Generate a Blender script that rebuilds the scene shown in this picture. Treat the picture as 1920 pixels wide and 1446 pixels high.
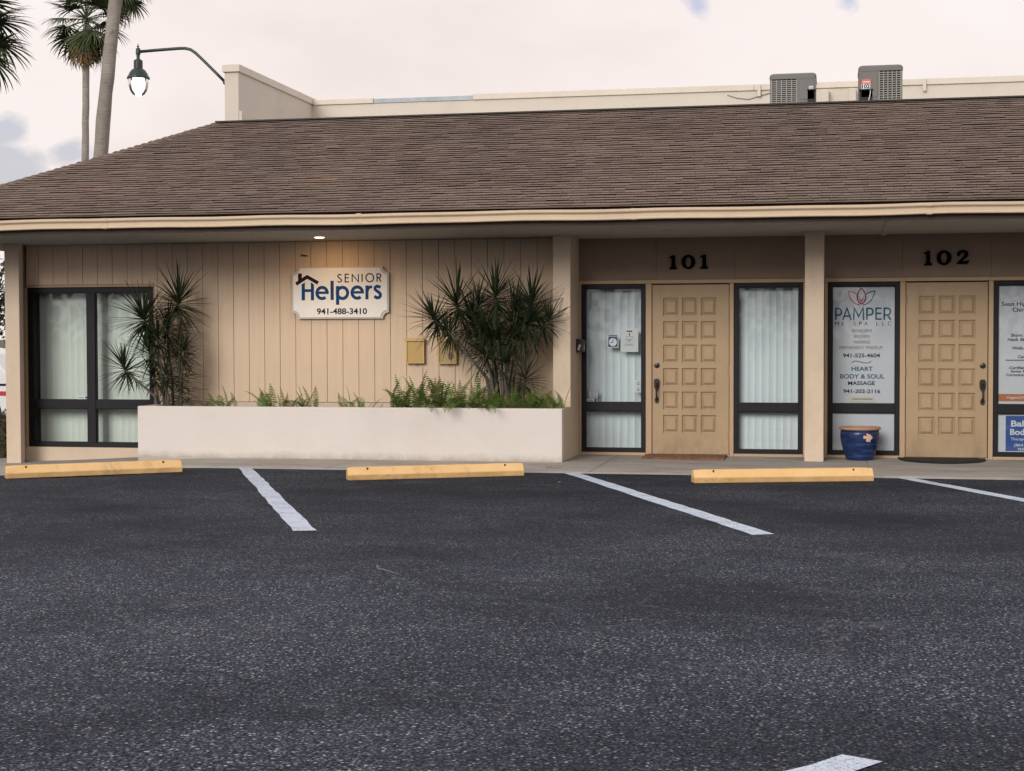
import bpy, bmesh, math, random
from mathutils import Vector, Matrix, Euler
random.seed(7)
R = math.radians
for o in list(bpy.data.objects): bpy.data.objects.remove(o)
SC = bpy.context.scene
C = SC.collection

# ------------------------------------------------------------------ camera
cd = bpy.data.cameras.new('camera'); cam = bpy.data.objects.new('camera', cd); C.objects.link(cam)
cd.sensor_fit = 'HORIZONTAL'; cd.sensor_width = 36.0; cd.lens = 36.0 * 2943.0 / 1920.0
cd.clip_start = 0.1; cd.clip_end = 3000
_yaw, _pitch, _roll = 0.2002, -0.03095, -0.00265
_fwd = Vector((-math.sin(_yaw) * math.cos(_pitch), math.cos(_yaw) * math.cos(_pitch), math.sin(_pitch)))
_rt = Vector((math.cos(_yaw), math.sin(_yaw), 0)); _up = _rt.cross(_fwd)
_r2 = _rt * math.cos(_roll) + _up * math.sin(_roll); _u2 = -_rt * math.sin(_roll) + _up * math.cos(_roll)
cam.matrix_world = Matrix(((_r2.x, _u2.x, -_fwd.x, 2.0994), (_r2.y, _u2.y, -_fwd.y, -18.8271),
                           (_r2.z, _u2.z, -_fwd.z, 1.4313), (0, 0, 0, 1)))
SC.camera = cam

# ------------------------------------------------------------------ sky, sun, exposure
SUN_DIR = Vector((-0.30, -1.0, 0.44)).normalized()          # towards the sun, behind the camera
w = bpy.data.worlds.new('World'); SC.world = w; w.use_nodes = True
nt = w.node_tree; nt.nodes.clear()
def wn(t, **k):
    n = nt.nodes.new(t)
    for a, b in k.items(): setattr(n, a, b)
    return n
wout = wn('ShaderNodeOutputWorld')
sky = wn('ShaderNodeTexSky', sky_type='NISHITA', sun_disc=False, sun_elevation=math.asin(SUN_DIR.z),
         sun_rotation=math.atan2(SUN_DIR.x, SUN_DIR.y) % (2 * math.pi), altitude=0, air_density=1.0, dust_density=2.5, ozone_density=1.0)
bg_clear = wn('ShaderNodeBackground'); bg_clear.inputs['Strength'].default_value = 0.13
tintn = wn('ShaderNodeMix', data_type='RGBA', blend_type='MULTIPLY'); tintn.inputs[0].default_value = 1.0; tintn.inputs[7].default_value = (1.03, .90, 1.02, 1)
nt.links.new(sky.outputs['Color'], tintn.inputs[6]); nt.links.new(tintn.outputs[2], bg_clear.inputs['Color'])
bg_cloud = wn('ShaderNodeBackground'); bg_cloud.inputs['Strength'].default_value = 1.0
tc = wn('ShaderNodeTexCoord')
def wnoise(scale, detail, off, rough=0.55, stretch=(1, 1, 2.0)):
    mp = wn('ShaderNodeMapping'); mp.inputs['Location'].default_value = off; mp.inputs['Scale'].default_value = stretch
    n = wn('ShaderNodeTexNoise'); n.inputs['Scale'].default_value = scale; n.inputs['Detail'].default_value = detail; n.inputs['Roughness'].default_value = rough
    nt.links.new(tc.outputs['Generated'], mp.inputs['Vector']); nt.links.new(mp.outputs['Vector'], n.inputs['Vector']); return n.outputs['Fac']
def wramp(fac, stops):
    r = wn('ShaderNodeValToRGB')
    while len(r.color_ramp.elements) < len(stops): r.color_ramp.elements.new(0.5)
    for e, (p, c) in zip(r.color_ramp.elements, stops): e.position = p; e.color = (*c, 1)
    nt.links.new(fac, r.inputs['Fac']); return r.outputs['Color']
def wmath(op, a, b):
    m = wn('ShaderNodeMath', operation=op)
    for i, v in enumerate((a, b)):
        if isinstance(v, (int, float)): m.inputs[i].default_value = v
        else: nt.links.new(v, m.inputs[i])
    return m.outputs[0]
cloudcol = wramp(wnoise(3.0, 4, (3.1, 0.4, 1.7)), [(0.30, (0.84, 0.73, 0.715)), (0.48, (0.955, 0.86, 0.835)), (0.66, (0.99, 0.93, 0.905))])
nt.links.new(cloudcol, bg_cloud.inputs['Color'])
# thin gaps in the high cloud where the blue-grey sky shows: scattered, with a few larger breaks
edge = wnoise(24, 5, (1.0, 1.1, 2.3), 0.5, (1, 1, 1.5))
edge = wmath('MULTIPLY', wmath('SUBTRACT', edge, 0.5), 3.0)
tot = None
for dd, s in (((-0.4837, 0.8663, 0.1244), 0.016), ((-0.4884, 0.8677, 0.0928), 0.034), ((-0.4519, 0.8851, 0.1114), 0.016), ((-0.0802, 0.9759, 0.203), 0.013), ((0.0097, 0.979, 0.2035), 0.01), ((-0.4994, 0.8598, 0.1066), 0.03),
              ((0.6, 0.75, 0.2), 0.08), ((-0.8, -0.5, 0.2), 0.09), ((0.5, -0.8, 0.25), 0.08), ((0.2, 0.3, 0.9), 0.12), ((-0.5, -0.2, 0.8), 0.12)):
    d = wn('ShaderNodeVectorMath', operation='DISTANCE'); nt.links.new(tc.outputs['Generated'], d.inputs[0]); d.inputs[1].default_value = Vector(dd).normalized()
    m = wmath('SUBTRACT', 1.0, wmath('DIVIDE', d.outputs['Value'], s))
    tot = m if tot is None else wmath('MAXIMUM', tot, m)
tot = wramp(wmath('ADD', wmath('MAXIMUM', tot, -1.5), edge), [(0.10, (0, 0, 0)), (0.70, (1, 1, 1))])
fac = wmath('MULTIPLY', tot, 0.62)
mixs = wn('ShaderNodeMixShader'); nt.links.new(fac, mixs.inputs[0]); nt.links.new(bg_cloud.outputs[0], mixs.inputs[1]); nt.links.new(bg_clear.outputs[0], mixs.inputs[2])
nt.links.new(mixs.outputs[0], wout.inputs['Surface'])

sl = bpy.data.lights.new('sun', 'SUN'); sl.energy = 1.95; sl.angle = R(26); sl.color = (1.0, 0.94, 0.865)
so = bpy.data.objects.new('sun', sl); C.objects.link(so); so.rotation_euler = SUN_DIR.to_track_quat('Z', 'Y').to_euler()

w.cycles.sampling_method = 'MANUAL'; w.cycles.sample_map_resolution = 512
SC.render.engine = 'CYCLES'
cy = SC.cycles; cy.max_bounces = 6; cy.diffuse_bounces = 3; cy.glossy_bounces = 3; cy.transmission_bounces = 4; cy.transparent_max_bounces = 10
cy.caustics_reflective = False; cy.caustics_refractive = False; cy.use_adaptive_sampling = True; cy.adaptive_threshold = 0.02
vs = SC.view_settings; vs.view_transform = 'Standard'; vs.look = 'None'; vs.exposure = 0.0; vs.gamma = 1.0; vs.use_curve_mapping = False

# ------------------------------------------------------------------ materials
MATS = {}
class NG:
    def __init__(s, name):
        s.m = bpy.data.materials.new(name); s.m.use_nodes = True; s.t = s.m.node_tree
        s.b = s.t.nodes['Principled BSDF']; s.out = s.t.nodes['Material Output']; s.pos = None
    def n(s, typ, **k):
        x = s.t.nodes.new(typ)
        for a, b in k.items(): setattr(x, a, b)
        return x
    def link(s, a, b): s.t.links.new(a, b)
    def coord(s, scale=(1, 1, 1), loc=(0, 0, 0), local=False):
        if s.pos is None: s.pos = s.n('ShaderNodeNewGeometry'); s.tc = s.n('ShaderNodeTexCoord')
        mp = s.n('ShaderNodeMapping'); mp.inputs['Scale'].default_value = scale; mp.inputs['Location'].default_value = loc
        s.link(s.tc.outputs['Object'] if local else s.pos.outputs['Position'], mp.inputs['Vector']); return mp.outputs['Vector']
    def noise(s, scale, detail=4, rough=.55, stretch=(1, 1, 1), loc=(0, 0, 0), local=False):
        x = s.n('ShaderNodeTexNoise'); x.inputs['Scale'].default_value = scale; x.inputs['Detail'].default_value = detail; x.inputs['Roughness'].default_value = rough
        s.link(s.coord(stretch, loc, local), x.inputs['Vector']); return x.outputs['Fac']
    def ramp(s, fac, stops):
        r = s.n('ShaderNodeValToRGB')
        while len(r.color_ramp.elements) < len(stops): r.color_ramp.elements.new(.5)
        for e, (p, c) in zip(r.color_ramp.elements, stops):
            e.position = p; e.color = (*c, 1) if isinstance(c, (tuple, list)) else (c, c, c, 1)
        s.link(fac, r.inputs['Fac']); return r.outputs['Color']
    def mix(s, a, b, f, mode='MIX'):
        x = s.n('ShaderNodeMix', data_type='RGBA', blend_type=mode)
        for sock, v in ((x.inputs[6], a), (x.inputs[7], b), (x.inputs[0], f)):
            if isinstance(v, (int, float)): sock.default_value = v if sock == x.inputs[0] else (v, v, v, 1)
            elif isinstance(v, (tuple, list)): sock.default_value = (*v, 1)
            else: s.link(v, sock)
        return x.outputs[2]
    def math(s, op, a, b=0.0, c=None):
        x = s.n('ShaderNodeMath', operation=op)
        for i, v in enumerate((a, b) + (() if c is None else (c,))):
            if isinstance(v, (int, float)): x.inputs[i].default_value = v
            else: s.link(v, x.inputs[i])
        return x.outputs[0]
    def bump(s, h, strength=.3, dist=.01):
        x = s.n('ShaderNodeBump'); x.inputs['Strength'].default_value = strength; x.inputs['Distance'].default_value = dist
        s.link(h, x.inputs['Height']); s.link(x.outputs['Normal'], s.b.inputs['Normal'])
    def col(s, c):
        if isinstance(c, (tuple, list)): s.b.inputs['Base Color'].default_value = (*c, 1)
        else: s.link(c, s.b.inputs['Base Color'])
    def rough(s, r):
        if isinstance(r, (int, float)): s.b.inputs['Roughness'].default_value = r
        else: s.link(r, s.b.inputs['Roughness'])

def sc(c, k): return tuple(min(1, max(0, x * k)) for x in c)
def mat(name, col, rough=.6, var=.08, vs_=3.0, bump=0.0, bs=80, stretch=(1, 1, 1), metal=0.0, dirt=0.0, dirtcol=(.18, .14, .1), dscale=2.0, spec=.5, dist=.004):
    g = NG(name)
    c = g.ramp(g.noise(vs_, 5, .6, stretch), [(.25, sc(col, 1 - var)), (.5, col), (.75, sc(col, 1 + var))])
    if dirt:
        d = g.ramp(g.noise(dscale, 8, .68, (1, 1, .45)), [(.52, 0.0), (.78, dirt)])
        c = g.mix(c, dirtcol, d)
    g.col(c); g.rough(rough); g.b.inputs['Metallic'].default_value = metal; g.b.inputs['Specular IOR Level'].default_value = spec
    if bump: g.bump(g.noise(bs, 6, .6, stretch), bump, dist)
    MATS[name] = g.m; return g.m

mat('stucco_tan', (.64, .525, .405), .85, .06, 2.2, .6, 38, dirt=.25, dscale=3.5, dirtcol=(.3, .22, .15), dist=.008)
mat('siding', (.675, .525, .385), .75, .05, 2.5, .35, 30, (9, 9, .5), dirt=.10, dscale=2.5)
mat('siding_back', (.44, .335, .24), .85, .06, 3)
mat('header_panel', (.26, .19, .14), .7, .08, 2.5, .2, 40, dirt=.15)  # header darker than the siding; eave shade put into its colour
mat('trim_tan', (.46, .325, .2), .55, .05, 5, .15, 60, dirt=.1)
mat('gutter_paint', (.60, .475, .34), .45, .06, 4, .05, 40, (.4, 1, 1), dirt=.22, dscale=3, dirtcol=(.3, .21, .13))
mat('fascia_paint', (.05, .030, .022), .7, .1, 4)
mat('soffit_paint', (.45, .43, .395), .75, .05, 2.2, .15, 60, dirt=.1)
mat('roof_deck', (.045, .034, .030), .95, .2, 6)
mat('flashing_dark', (.03, .025, .022), .6, .2, 6)
mat('flashing_steel', (.25, .28, .31), .5, .2, 5, metal=.6)
mat('parapet_paint', (.62, .57, .50), .8, .05, 1.5, .25, 20, dirt=.18, dscale=2.2, dirtcol=(.34, .30, .25))
mat('parapet_cap', (.66, .60, .52), .6, .05, 2, dirt=.25, dscale=4, dirtcol=(.3, .25, .2))
mat('flat_roof', (.35, .34, .32), .9, .1, 3)
mat('black_frame', (.010, .010, .014), .5, .15, 6, spec=.25)
mat('blind_white', (.87, .94, .84), .6, .04, 3)
mat('blind_cool', (.86, .94, .97), .6, .04, 3)
mat('interior_dark', (.05, .05, .05), .9)
mat('film_white', (.73, .74, .80), .5, .02, 2)
mat('paper_white', (.78, .79, .80), .6, .02, 2)
mat('paper_cream', (.72, .70, .58), .6, .02, 2)
mat('ink_black', (.008, .008, .010), .8, spec=.2)
mat('ink_grey', (.20, .21, .22), .6)
mat('ink_teal', (.022, .13, .20), .8, spec=.2)
mat('ink_brown', (.22, .155, .12), .8, spec=.2)
mat('ink_maroon', (.26, .02, .03), .8, spec=.2)
mat('ink_orange', (.55, .17, .06), .6)
mat('poster_blue', (.02, .09, .36), .45)
mat('sign_blue', (.010, .062, .20), .8, spec=.2)
mat('sign_plum', (.022, .008, .022), .8, spec=.2)
mat('sign_ink', (.016, .017, .03), .8, spec=.2)
mat('sign_board', (.84, .83, .80), .6, .02, 2, dirt=.06)
mat('sign_edge', (.55, .52, .47), .5, .03, 4)
mat('dial_white', (.85, .86, .87), .5)
mat('label_red', (.70, .12, .12), .5)
mat('iron_black', (.012, .013, .013), .45, .2, 12, .2, 90)
mat('number_black', (.004, .004, .004), .9, spec=.05)
mat('hardware_black', (.018, .018, .018), .32, .2, 20)
mat('hinge_bronze', (.38, .22, .12), .5, .15, 20)
mat('threshold_steel', (.55, .55, .55), .35, .1, 8, metal=.8)
mat('box_brass', (.56, .38, .13), .5, .08, 6, dirt=.2, dscale=6)
mat('box_face', (.50, .33, .105), .5, .06, 5)
mat('box_face_worn', (.48, .36, .17), .55, .08, 5, dirt=.6, dscale=7, dirtcol=(.2, .14, .08))
mat('lamp_green', (.018, .035, .032), .4, .15, 8)
mat('ac_grey', (.145, .14, .135), .5, .06, 3)
mat('ac_dark', (.022, .022, .022), .8)
mat('ac_pale', (.27, .265, .25), .5, .05, 4)  # paler grey of the front louvres
mat('relief_clay', (.62, .42, .32), .7, .08, 12)
mat('terracotta', (.42, .25, .165), .7, .1, 12, .2, 60)
mat('mat_black', (.010, .010, .010), .9, .3, 60, .6, 300)
mat('soil', (.05, .035, .022), 1, .4, 20, 1, 60)
mat('twig_brown', (.20, .15, .11), .8)
mat('paint_white', (.62, .67, .76), .7, .05, 5)
mat('car_white', (.75, .76, .78), .25, .02, 2)
mat('car_red', (.5, .03, .03), .3)
mat('car_glass', (.01, .012, .016), .08)
mat('rubber', (.012, .012, .012), .85)
mat('hub_grey', (.35, .35, .36), .35, metal=.7)
mat('hedge_twig', (.05, .035, .02), .9)
mat('terrain', (.07, .085, .045), .95, .3, .3)

def leafmat(name, a, b, c, sc_=9):
    g = NG(name)
    oi = g.n('ShaderNodeObjectInfo'); ge = g.n('ShaderNodeNewGeometry')
    f = g.math('FRACT', g.math('ADD', oi.outputs['Random'], ge.outputs['Random Per Island']))
    f = g.math('ADD', g.math('MULTIPLY', f, .7), g.math('MULTIPLY', g.noise(sc_, 3), .3))
    g.col(g.ramp(f, [(.1, a), (.5, b), (.9, c)])); g.rough(.5); g.b.inputs['Specular IOR Level'].default_value = .3
    MATS[name] = g.m
leafmat('dracaena_leaf', (.012, .021, .010), (.022, .037, .017), (.045, .066, .026))
leafmat('dracaena_dry', (.05, .045, .02), (.085, .07, .03), (.12, .085, .045))
leafmat('fern_leaf', (.05, .095, .018), (.11, .185, .032), (.20, .26, .06))
leafmat('fern_pale', (.10, .13, .04), (.15, .17, .06), (.17, .14, .07))
leafmat('palm_leaf', (.032, .050, .020), (.055, .078, .030), (.09, .11, .042))
leafmat('palm_dry', (.09, .06, .03), (.19, .12, .05), (.32, .18, .055))
leafmat('hedge_leaf', (.02, .035, .012), (.04, .06, .018), (.09, .10, .03))
leafmat('tree_leaf', (.012, .022, .010), (.022, .036, .014), (.035, .055, .02))
mat('cane_bark', (.13, .112, .095), .85, .25, 14, .6, 40)

def door_paint():
    g = NG('door_paint')
    c = g.ramp(g.noise(2.0, 5, .6), [(.25, (.375, .264, .155)), (.5, (.41, .292, .173)), (.75, (.44, .318, .192))])
    z = g.n('ShaderNodeSeparateXYZ'); g.link(g.coord(), z.inputs[0])
    foot = g.math('MULTIPLY', g.ramp(z.outputs['Z'], [(.03, 1.0), (.32, 0.0)]), g.ramp(g.noise(6, 7, .72, (1, 1, .6)), [(.44, 0.0), (.66, .7)]))
    c = g.mix(c, (.24, .165, .105), foot)                                              # kick scuffs
    c = g.mix(c, (.31, .215, .135), g.ramp(g.noise(3.4, 7, .7, (1, 1, .35), (4, 4, 1)), [(.54, 0.0), (.74, .55)]))
    c = g.mix(c, (.50, .39, .27), g.ramp(g.noise(4.2, 6, .7, (1, 1, .5), (9, 1, 5)), [(.60, 0.0), (.76, .45)]))
    g.col(c); g.rough(.5); g.bump(g.noise(26, 6, .6, (7, 7, .6)), .35, .004); MATS['door_paint'] = g.m
door_paint()

def stucco_cream():
    g = NG('stucco_cream')
    c = g.ramp(g.noise(1.1, 5, .6), [(.3, (.64, .59, .555)), (.5, (.67, .625, .59)), (.7, (.69, .65, .615))])
    streak = g.ramp(g.noise(5, 5, .65, (1.6, 1.6, .16)), [(.60, 0.0), (.80, .14)])
    c = g.mix(c, (.46, .40, .35), streak)
    z = g.n('ShaderNodeSeparateXYZ'); g.link(g.coord(), z.inputs[0])
    spl = g.math('ADD', z.outputs['Z'], g.math('MULTIPLY', g.math('SUBTRACT', g.noise(7, 6, .7), .5), .16))
    c = g.mix(c, (.30, .25, .20), g.ramp(spl, [(.0, .6), (.03, .30), (.09, 0.0)]))          # rain splash and grit along the foot
    c = g.mix(c, (.33, .28, .23), g.ramp(g.noise(9, 8, .75, loc=(2, 5, 1)), [(.70, 0.0), (.80, .35)]))
    g.col(c); g.rough(.9); g.bump(g.math('ADD', g.noise(38, 6, .65), g.math('MULTIPLY', g.noise(7, 4, .6, (1, 1, 2)), 1.2)), .32, .008); MATS['stucco_cream'] = g.m
stucco_cream()

def palm_bark():
    g = NG('palm_bark')
    base = g.ramp(g.noise(1.6, 6, .65), [(.3, (.23, .205, .185)), (.55, (.32, .285, .255)), (.75, (.40, .365, .33))])
    sp = g.ramp(g.noise(2.6, 7, .7, (1.2, 1.2, 1)), [(.60, 0.0), (.70, .55)])
    ring = g.noise(7, 4, .6, (.3, .3, 3.2))
    c = g.mix(base, (.10, .085, .07), sp)
    c = g.mix(c, sc((.16, .14, .12), 1), g.ramp(ring, [(.56, 0.0), (.66, .45)]))
    g.col(c); g.rough(.9); g.bump(ring, .6, .03); MATS['palm_bark'] = g.m
palm_bark()

def shingle_mat():
    g = NG('shingle')
    oi = g.n('ShaderNodeObjectInfo'); ge = g.n('ShaderNodeNewGeometry')
    r = g.math('FRACT', g.math('ADD', oi.outputs['Random'], ge.outputs['Random Per Island']))
    patch = g.noise(1.3, 5, .7, (.6, 1, 1))
    c = g.ramp(patch, [(.30, (.135, .101, .087)), (.48, (.180, .136, .114)), (.60, (.195, .147, .118)), (.74, (.255, .165, .12))])
    c = g.mix(c, (.158, .124, .110), g.ramp(g.noise(.8, 3, .5, loc=(9, 3, 1)), [(.45, 0.0), (.65, .6)]))
    v = g.ramp(r, [(0, .89), (.5, 1.0), (1, 1.12)])
    c = g.mix(c, v, 1.0, 'MULTIPLY')
    gr = g.ramp(g.noise(260, 2, .5), [(.3, .75), (.7, 1.25)])
    c = g.mix(c, gr, 1.0, 'MULTIPLY')
    g.col(c); g.rough(.95); g.b.inputs['Specular IOR Level'].default_value = .2; g.bump(g.noise(220, 2), .4, .003); MATS['shingle'] = g.m
shingle_mat()

def asphalt():
    g = NG('asphalt')
    sp = g.n('ShaderNodeSeparateXYZ'); g.link(g.coord(), sp.inputs[0])
    big = g.noise(.50, 5, .66, (.7, 1.0, 1))
    spot = g.noise(.62, 5, .66, (.85, 1.1, 1), (4, 1, 0))
    # the drive lane is worn by tyres, the bays keep more of the sealer
    lane = g.ramp(g.math('ADD', g.math('MULTIPLY', sp.outputs['Y'], -.1), g.math('MULTIPLY', g.math('SUBTRACT', big, .5), .5)), [(.78, .22), (.98, 1.0)])
    base = g.ramp(big, [(.30, (.0125, .0160, .0245)), (.5, (.0170, .0215, .0320)), (.68, (.0245, .0300, .0420))])
    base = g.mix(base, (.0085, .0110, .0175), g.ramp(spot, [(.50, 0.0), (.64, .65)]))
    base = g.mix(g.mix(base, .85, 1.0, 'MULTIPLY'), 1.45, lane, 'MULTIPLY')
    wear = g.math('MULTIPLY', g.math('ADD', g.math('MULTIPLY', lane, .6), g.ramp(big, [(.36, .12), (.62, .7)])), g.ramp(spot, [(.46, 1.0), (.64, .40)]))
    def stones(scale, r0, r1, pick0, pick1, loc):
        vo = g.n('ShaderNodeTexVoronoi'); vo.inputs['Scale'].default_value = scale; g.link(g.coord(loc=loc), vo.inputs['Vector'])
        return g.math('MULTIPLY', g.ramp(vo.outputs['Distance'], [(r0, 1.0), (r1, 0.0)]), g.ramp(vo.outputs['Color'], [(pick0, 0.0), (pick1, 1.0)]))
    s1 = stones(66, .26, .48, .25, .70, (0, 0, 0)); s2 = stones(42, .17, .34, .56, .70, (3, 3, 0)); s3 = stones(22, .07, .15, .76, .84, (1, 7, 0))
    fine = g.noise(72, 2, .75)
    c = g.mix(base, g.ramp(fine, [(.40, .12), (.60, 2.0)]), 1.0, 'MULTIPLY')
    c = g.mix(c, (.145, .165, .205), g.math('MULTIPLY', s1, wear))
    c = g.mix(c, (.38, .40, .44), g.math('MULTIPLY', s2, g.math('MULTIPLY', wear, .9)))
    c = g.mix(c, (.62, .62, .62), g.math('MULTIPLY', s3, .8))
    # scuffed dusty patches and grit
    dust = g.math('MULTIPLY', g.ramp(g.noise(1.3, 6, .72, (.7, 1.3, 1), (8, 2, 0)), [(.57, 0.0), (.72, .5)]), g.ramp(g.noise(40, 3, .7), [(.45, 0.0), (.62, 1.0)]))
    c = g.mix(c, (.17, .175, .185), dust)
    oil = g.ramp(g.noise(1.9, 3, .5, loc=(1, 6, 0)), [(.70, 0.0), (.78, .5)])
    c = g.mix(c, (.008, .009, .012), oil)
    v3 = g.n('ShaderNodeTexVoronoi', feature='DISTANCE_TO_EDGE'); v3.inputs['Scale'].default_value = .50
    wv = g.n('ShaderNodeVectorMath', operation='ADD'); nn = g.n('ShaderNodeTexNoise'); nn.inputs['Scale'].default_value = 3; nn.inputs['Detail'].default_value = 4
    g.link(g.coord(), nn.inputs['Vector']); sv = g.n('ShaderNodeVectorMath', operation='SCALE'); sv.inputs['Scale'].default_value = .32
    g.link(nn.outputs['Color'], sv.inputs[0]); g.link(g.coord(), wv.inputs[0]); g.link(sv.outputs[0], wv.inputs[1]); g.link(wv.outputs[0], v3.inputs['Vector'])
    pick = g.noise(.5, 2, .5, loc=(5, 2, 0))
    crack = g.math('MULTIPLY', g.ramp(v3.outputs['Distance'], [(.0020, 1.0), (.0055, 0.0)]), g.ramp(pick, [(.48, 0.0), (.54, 1.0)]))
    c = g.mix(c, (.006, .006, .008), g.math('MULTIPLY', crack, .65))
    old = g.math('MULTIPLY', g.ramp(v3.outputs['Distance'], [(.0015, .35), (.0045, 0.0)]), g.ramp(pick, [(.40, 1.0), (.46, 0.0)]))
    c = g.mix(c, (.15, .155, .165), old)                                  # older filled cracks, greyed
    g.col(c); g.rough(.85); g.b.inputs['Specular IOR Level'].default_value = .15
    g.bump(fine, .6, .008); MATS['asphalt'] = g.m
asphalt()

def stripe_paint():
    g = NG('stripe_paint')
    c = g.ramp(g.noise(30, 4, .6), [(.3, (.46, .54, .67)), (.7, (.57, .655, .78))])
    chip = g.ramp(g.math('ADD', g.math('MULTIPLY', g.noise(70, 4, .75), .75), g.math('MULTIPLY', g.noise(4, 3, .6), .25)), [(.53, 0.0), (.60, .9)])
    c = g.mix(c, (.06, .062, .07), chip)
    g.col(c); g.rough(.75); g.bump(g.noise(130, 3), .5, .004); MATS['stripe_paint'] = g.m
stripe_paint()

def concrete_walk():
    g = NG('concrete_walk')
    c = g.ramp(g.noise(2.2, 8, .66, (.5, 1.2, 1)), [(.3, (.25, .235, .215)), (.5, (.34, .32, .295)), (.7, (.41, .39, .36))])
    d = g.ramp(g.noise(5, 6, .7, (.4, 1.5, 1), (3, 3, 3)), [(.55, 0.0), (.75, .5)])
    c = g.mix(c, (.12, .105, .09), d)
    c = g.mix(c, g.ramp(g.noise(160, 2), [(.3, .85), (.7, 1.15)]), 1.0, 'MULTIPLY')
    g.col(c); g.rough(.85); g.bump(g.noise(90, 4), .3, .004); MATS['concrete_walk'] = g.m
concrete_walk()

def stop_paint():
    g = NG('stop_paint')
    c = g.ramp(g.noise(3, 5, .6), [(.3, (.75, .47, .20)), (.6, (.80, .535, .25)), (.8, (.84, .58, .30))])
    z = g.n('ShaderNodeSeparateXYZ'); g.link(g.coord(local=True), z.inputs[0])
    chips = g.ramp(g.noise(11, 8, .75, (1, 1, 1.6)), [(.62, 0.0), (.70, .9)])
    low = g.ramp(z.outputs['Z'], [(.048, 1.0), (.062, .12)])
    c = g.mix(c, (.16, .13, .09), g.math('MULTIPLY', chips, low))
    c = g.mix(c, (.40, .25, .09), g.math('MULTIPLY', g.ramp(g.noise(4, 6, .7, (.6, 1, 1), loc=(5, 1, 2)), [(.30, .35), (.62, 1.0)]), g.math('MULTIPLY', low, .75)))  # ochre on the upright foot: dirt, with its shade put into the colour
    scuff = g.math('MULTIPLY', g.ramp(g.noise(2.4, 5, .7, (1, 1, .5), loc=(1, 2, 8)), [(.55, 0.0), (.68, .45)]), g.ramp(g.noise(28, 4, .7), [(.42, .2), (.6, 1.0)]))
    c = g.mix(c, (.10, .08, .06), scuff)
    g.col(c); g.rough(.75); g.bump(g.noise(50, 6, .7), .6, .006); MATS['stop_paint'] = g.m
stop_paint()

def pot_glaze():
    g = NG('pot_glaze')
    c = g.ramp(g.noise(4, 5, .6, (1.2, 1.2, 11)), [(.3, (.006, .013, .045)), (.5, (.010, .028, .105)), (.66, (.030, .070, .20)), (.8, (.09, .14, .26))])
    g.col(c); g.rough(.22); g.bump(g.noise(3, 3, .5, (.4, .4, 14)), .3, .01); MATS['pot_glaze'] = g.m
pot_glaze()

def coir():
    g = NG('coir')
    c = g.ramp(g.noise(14, 6, .7, (1, 3, 1)), [(.3, (.10, .045, .025)), (.5, (.25, .12, .065)), (.7, (.36, .19, .11))])
    g.col(c); g.rough(1); g.bump(g.noise(200, 3), 1, .01); MATS['coir'] = g.m
coir()

def glass(name, tint, ior=1.5):
    g = NG(name); g.t.nodes.remove(g.b)
    tr = g.n('ShaderNodeBsdfTransparent'); tr.inputs['Color'].default_value = (*tint, 1)
    gl = g.n('ShaderNodeBsdfGlossy'); gl.inputs['Roughness'].default_value = 0.015
    fr = g.n('ShaderNodeFresnel'); fr.inputs['IOR'].default_value = ior
    nb = g.n('ShaderNodeBump'); nb.inputs['Strength'].default_value = .04; nb.inputs['Distance'].default_value = .02; g.link(g.noise(1.5, 2), nb.inputs['Height']); g.link(nb.outputs[0], gl.inputs['Normal'])
    mx = g.n('ShaderNodeMixShader'); g.link(fr.outputs[0], mx.inputs[0]); g.link(tr.outputs[0], mx.inputs[1]); g.link(gl.outputs[0], mx.inputs[2])
    g.link(mx.outputs[0], g.out.inputs['Surface']); MATS[name] = g.m
glass('glass', (.96, .98, .985), 1.5); glass('lamp_glass', (.97, .98, .97), 1.3)
def emit(name, col, s):
    g = NG(name); g.t.nodes.remove(g.b); e = g.n('ShaderNodeEmission'); e.inputs['Color'].default_value = (*col, 1); e.inputs['Strength'].default_value = s
    g.link(e.outputs[0], g.out.inputs['Surface']); MATS[name] = g.m
emit('bulb_white', (1, .97, .86), 3.2); emit('downlight_lens', (1, .80, .55), 7.0)

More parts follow.
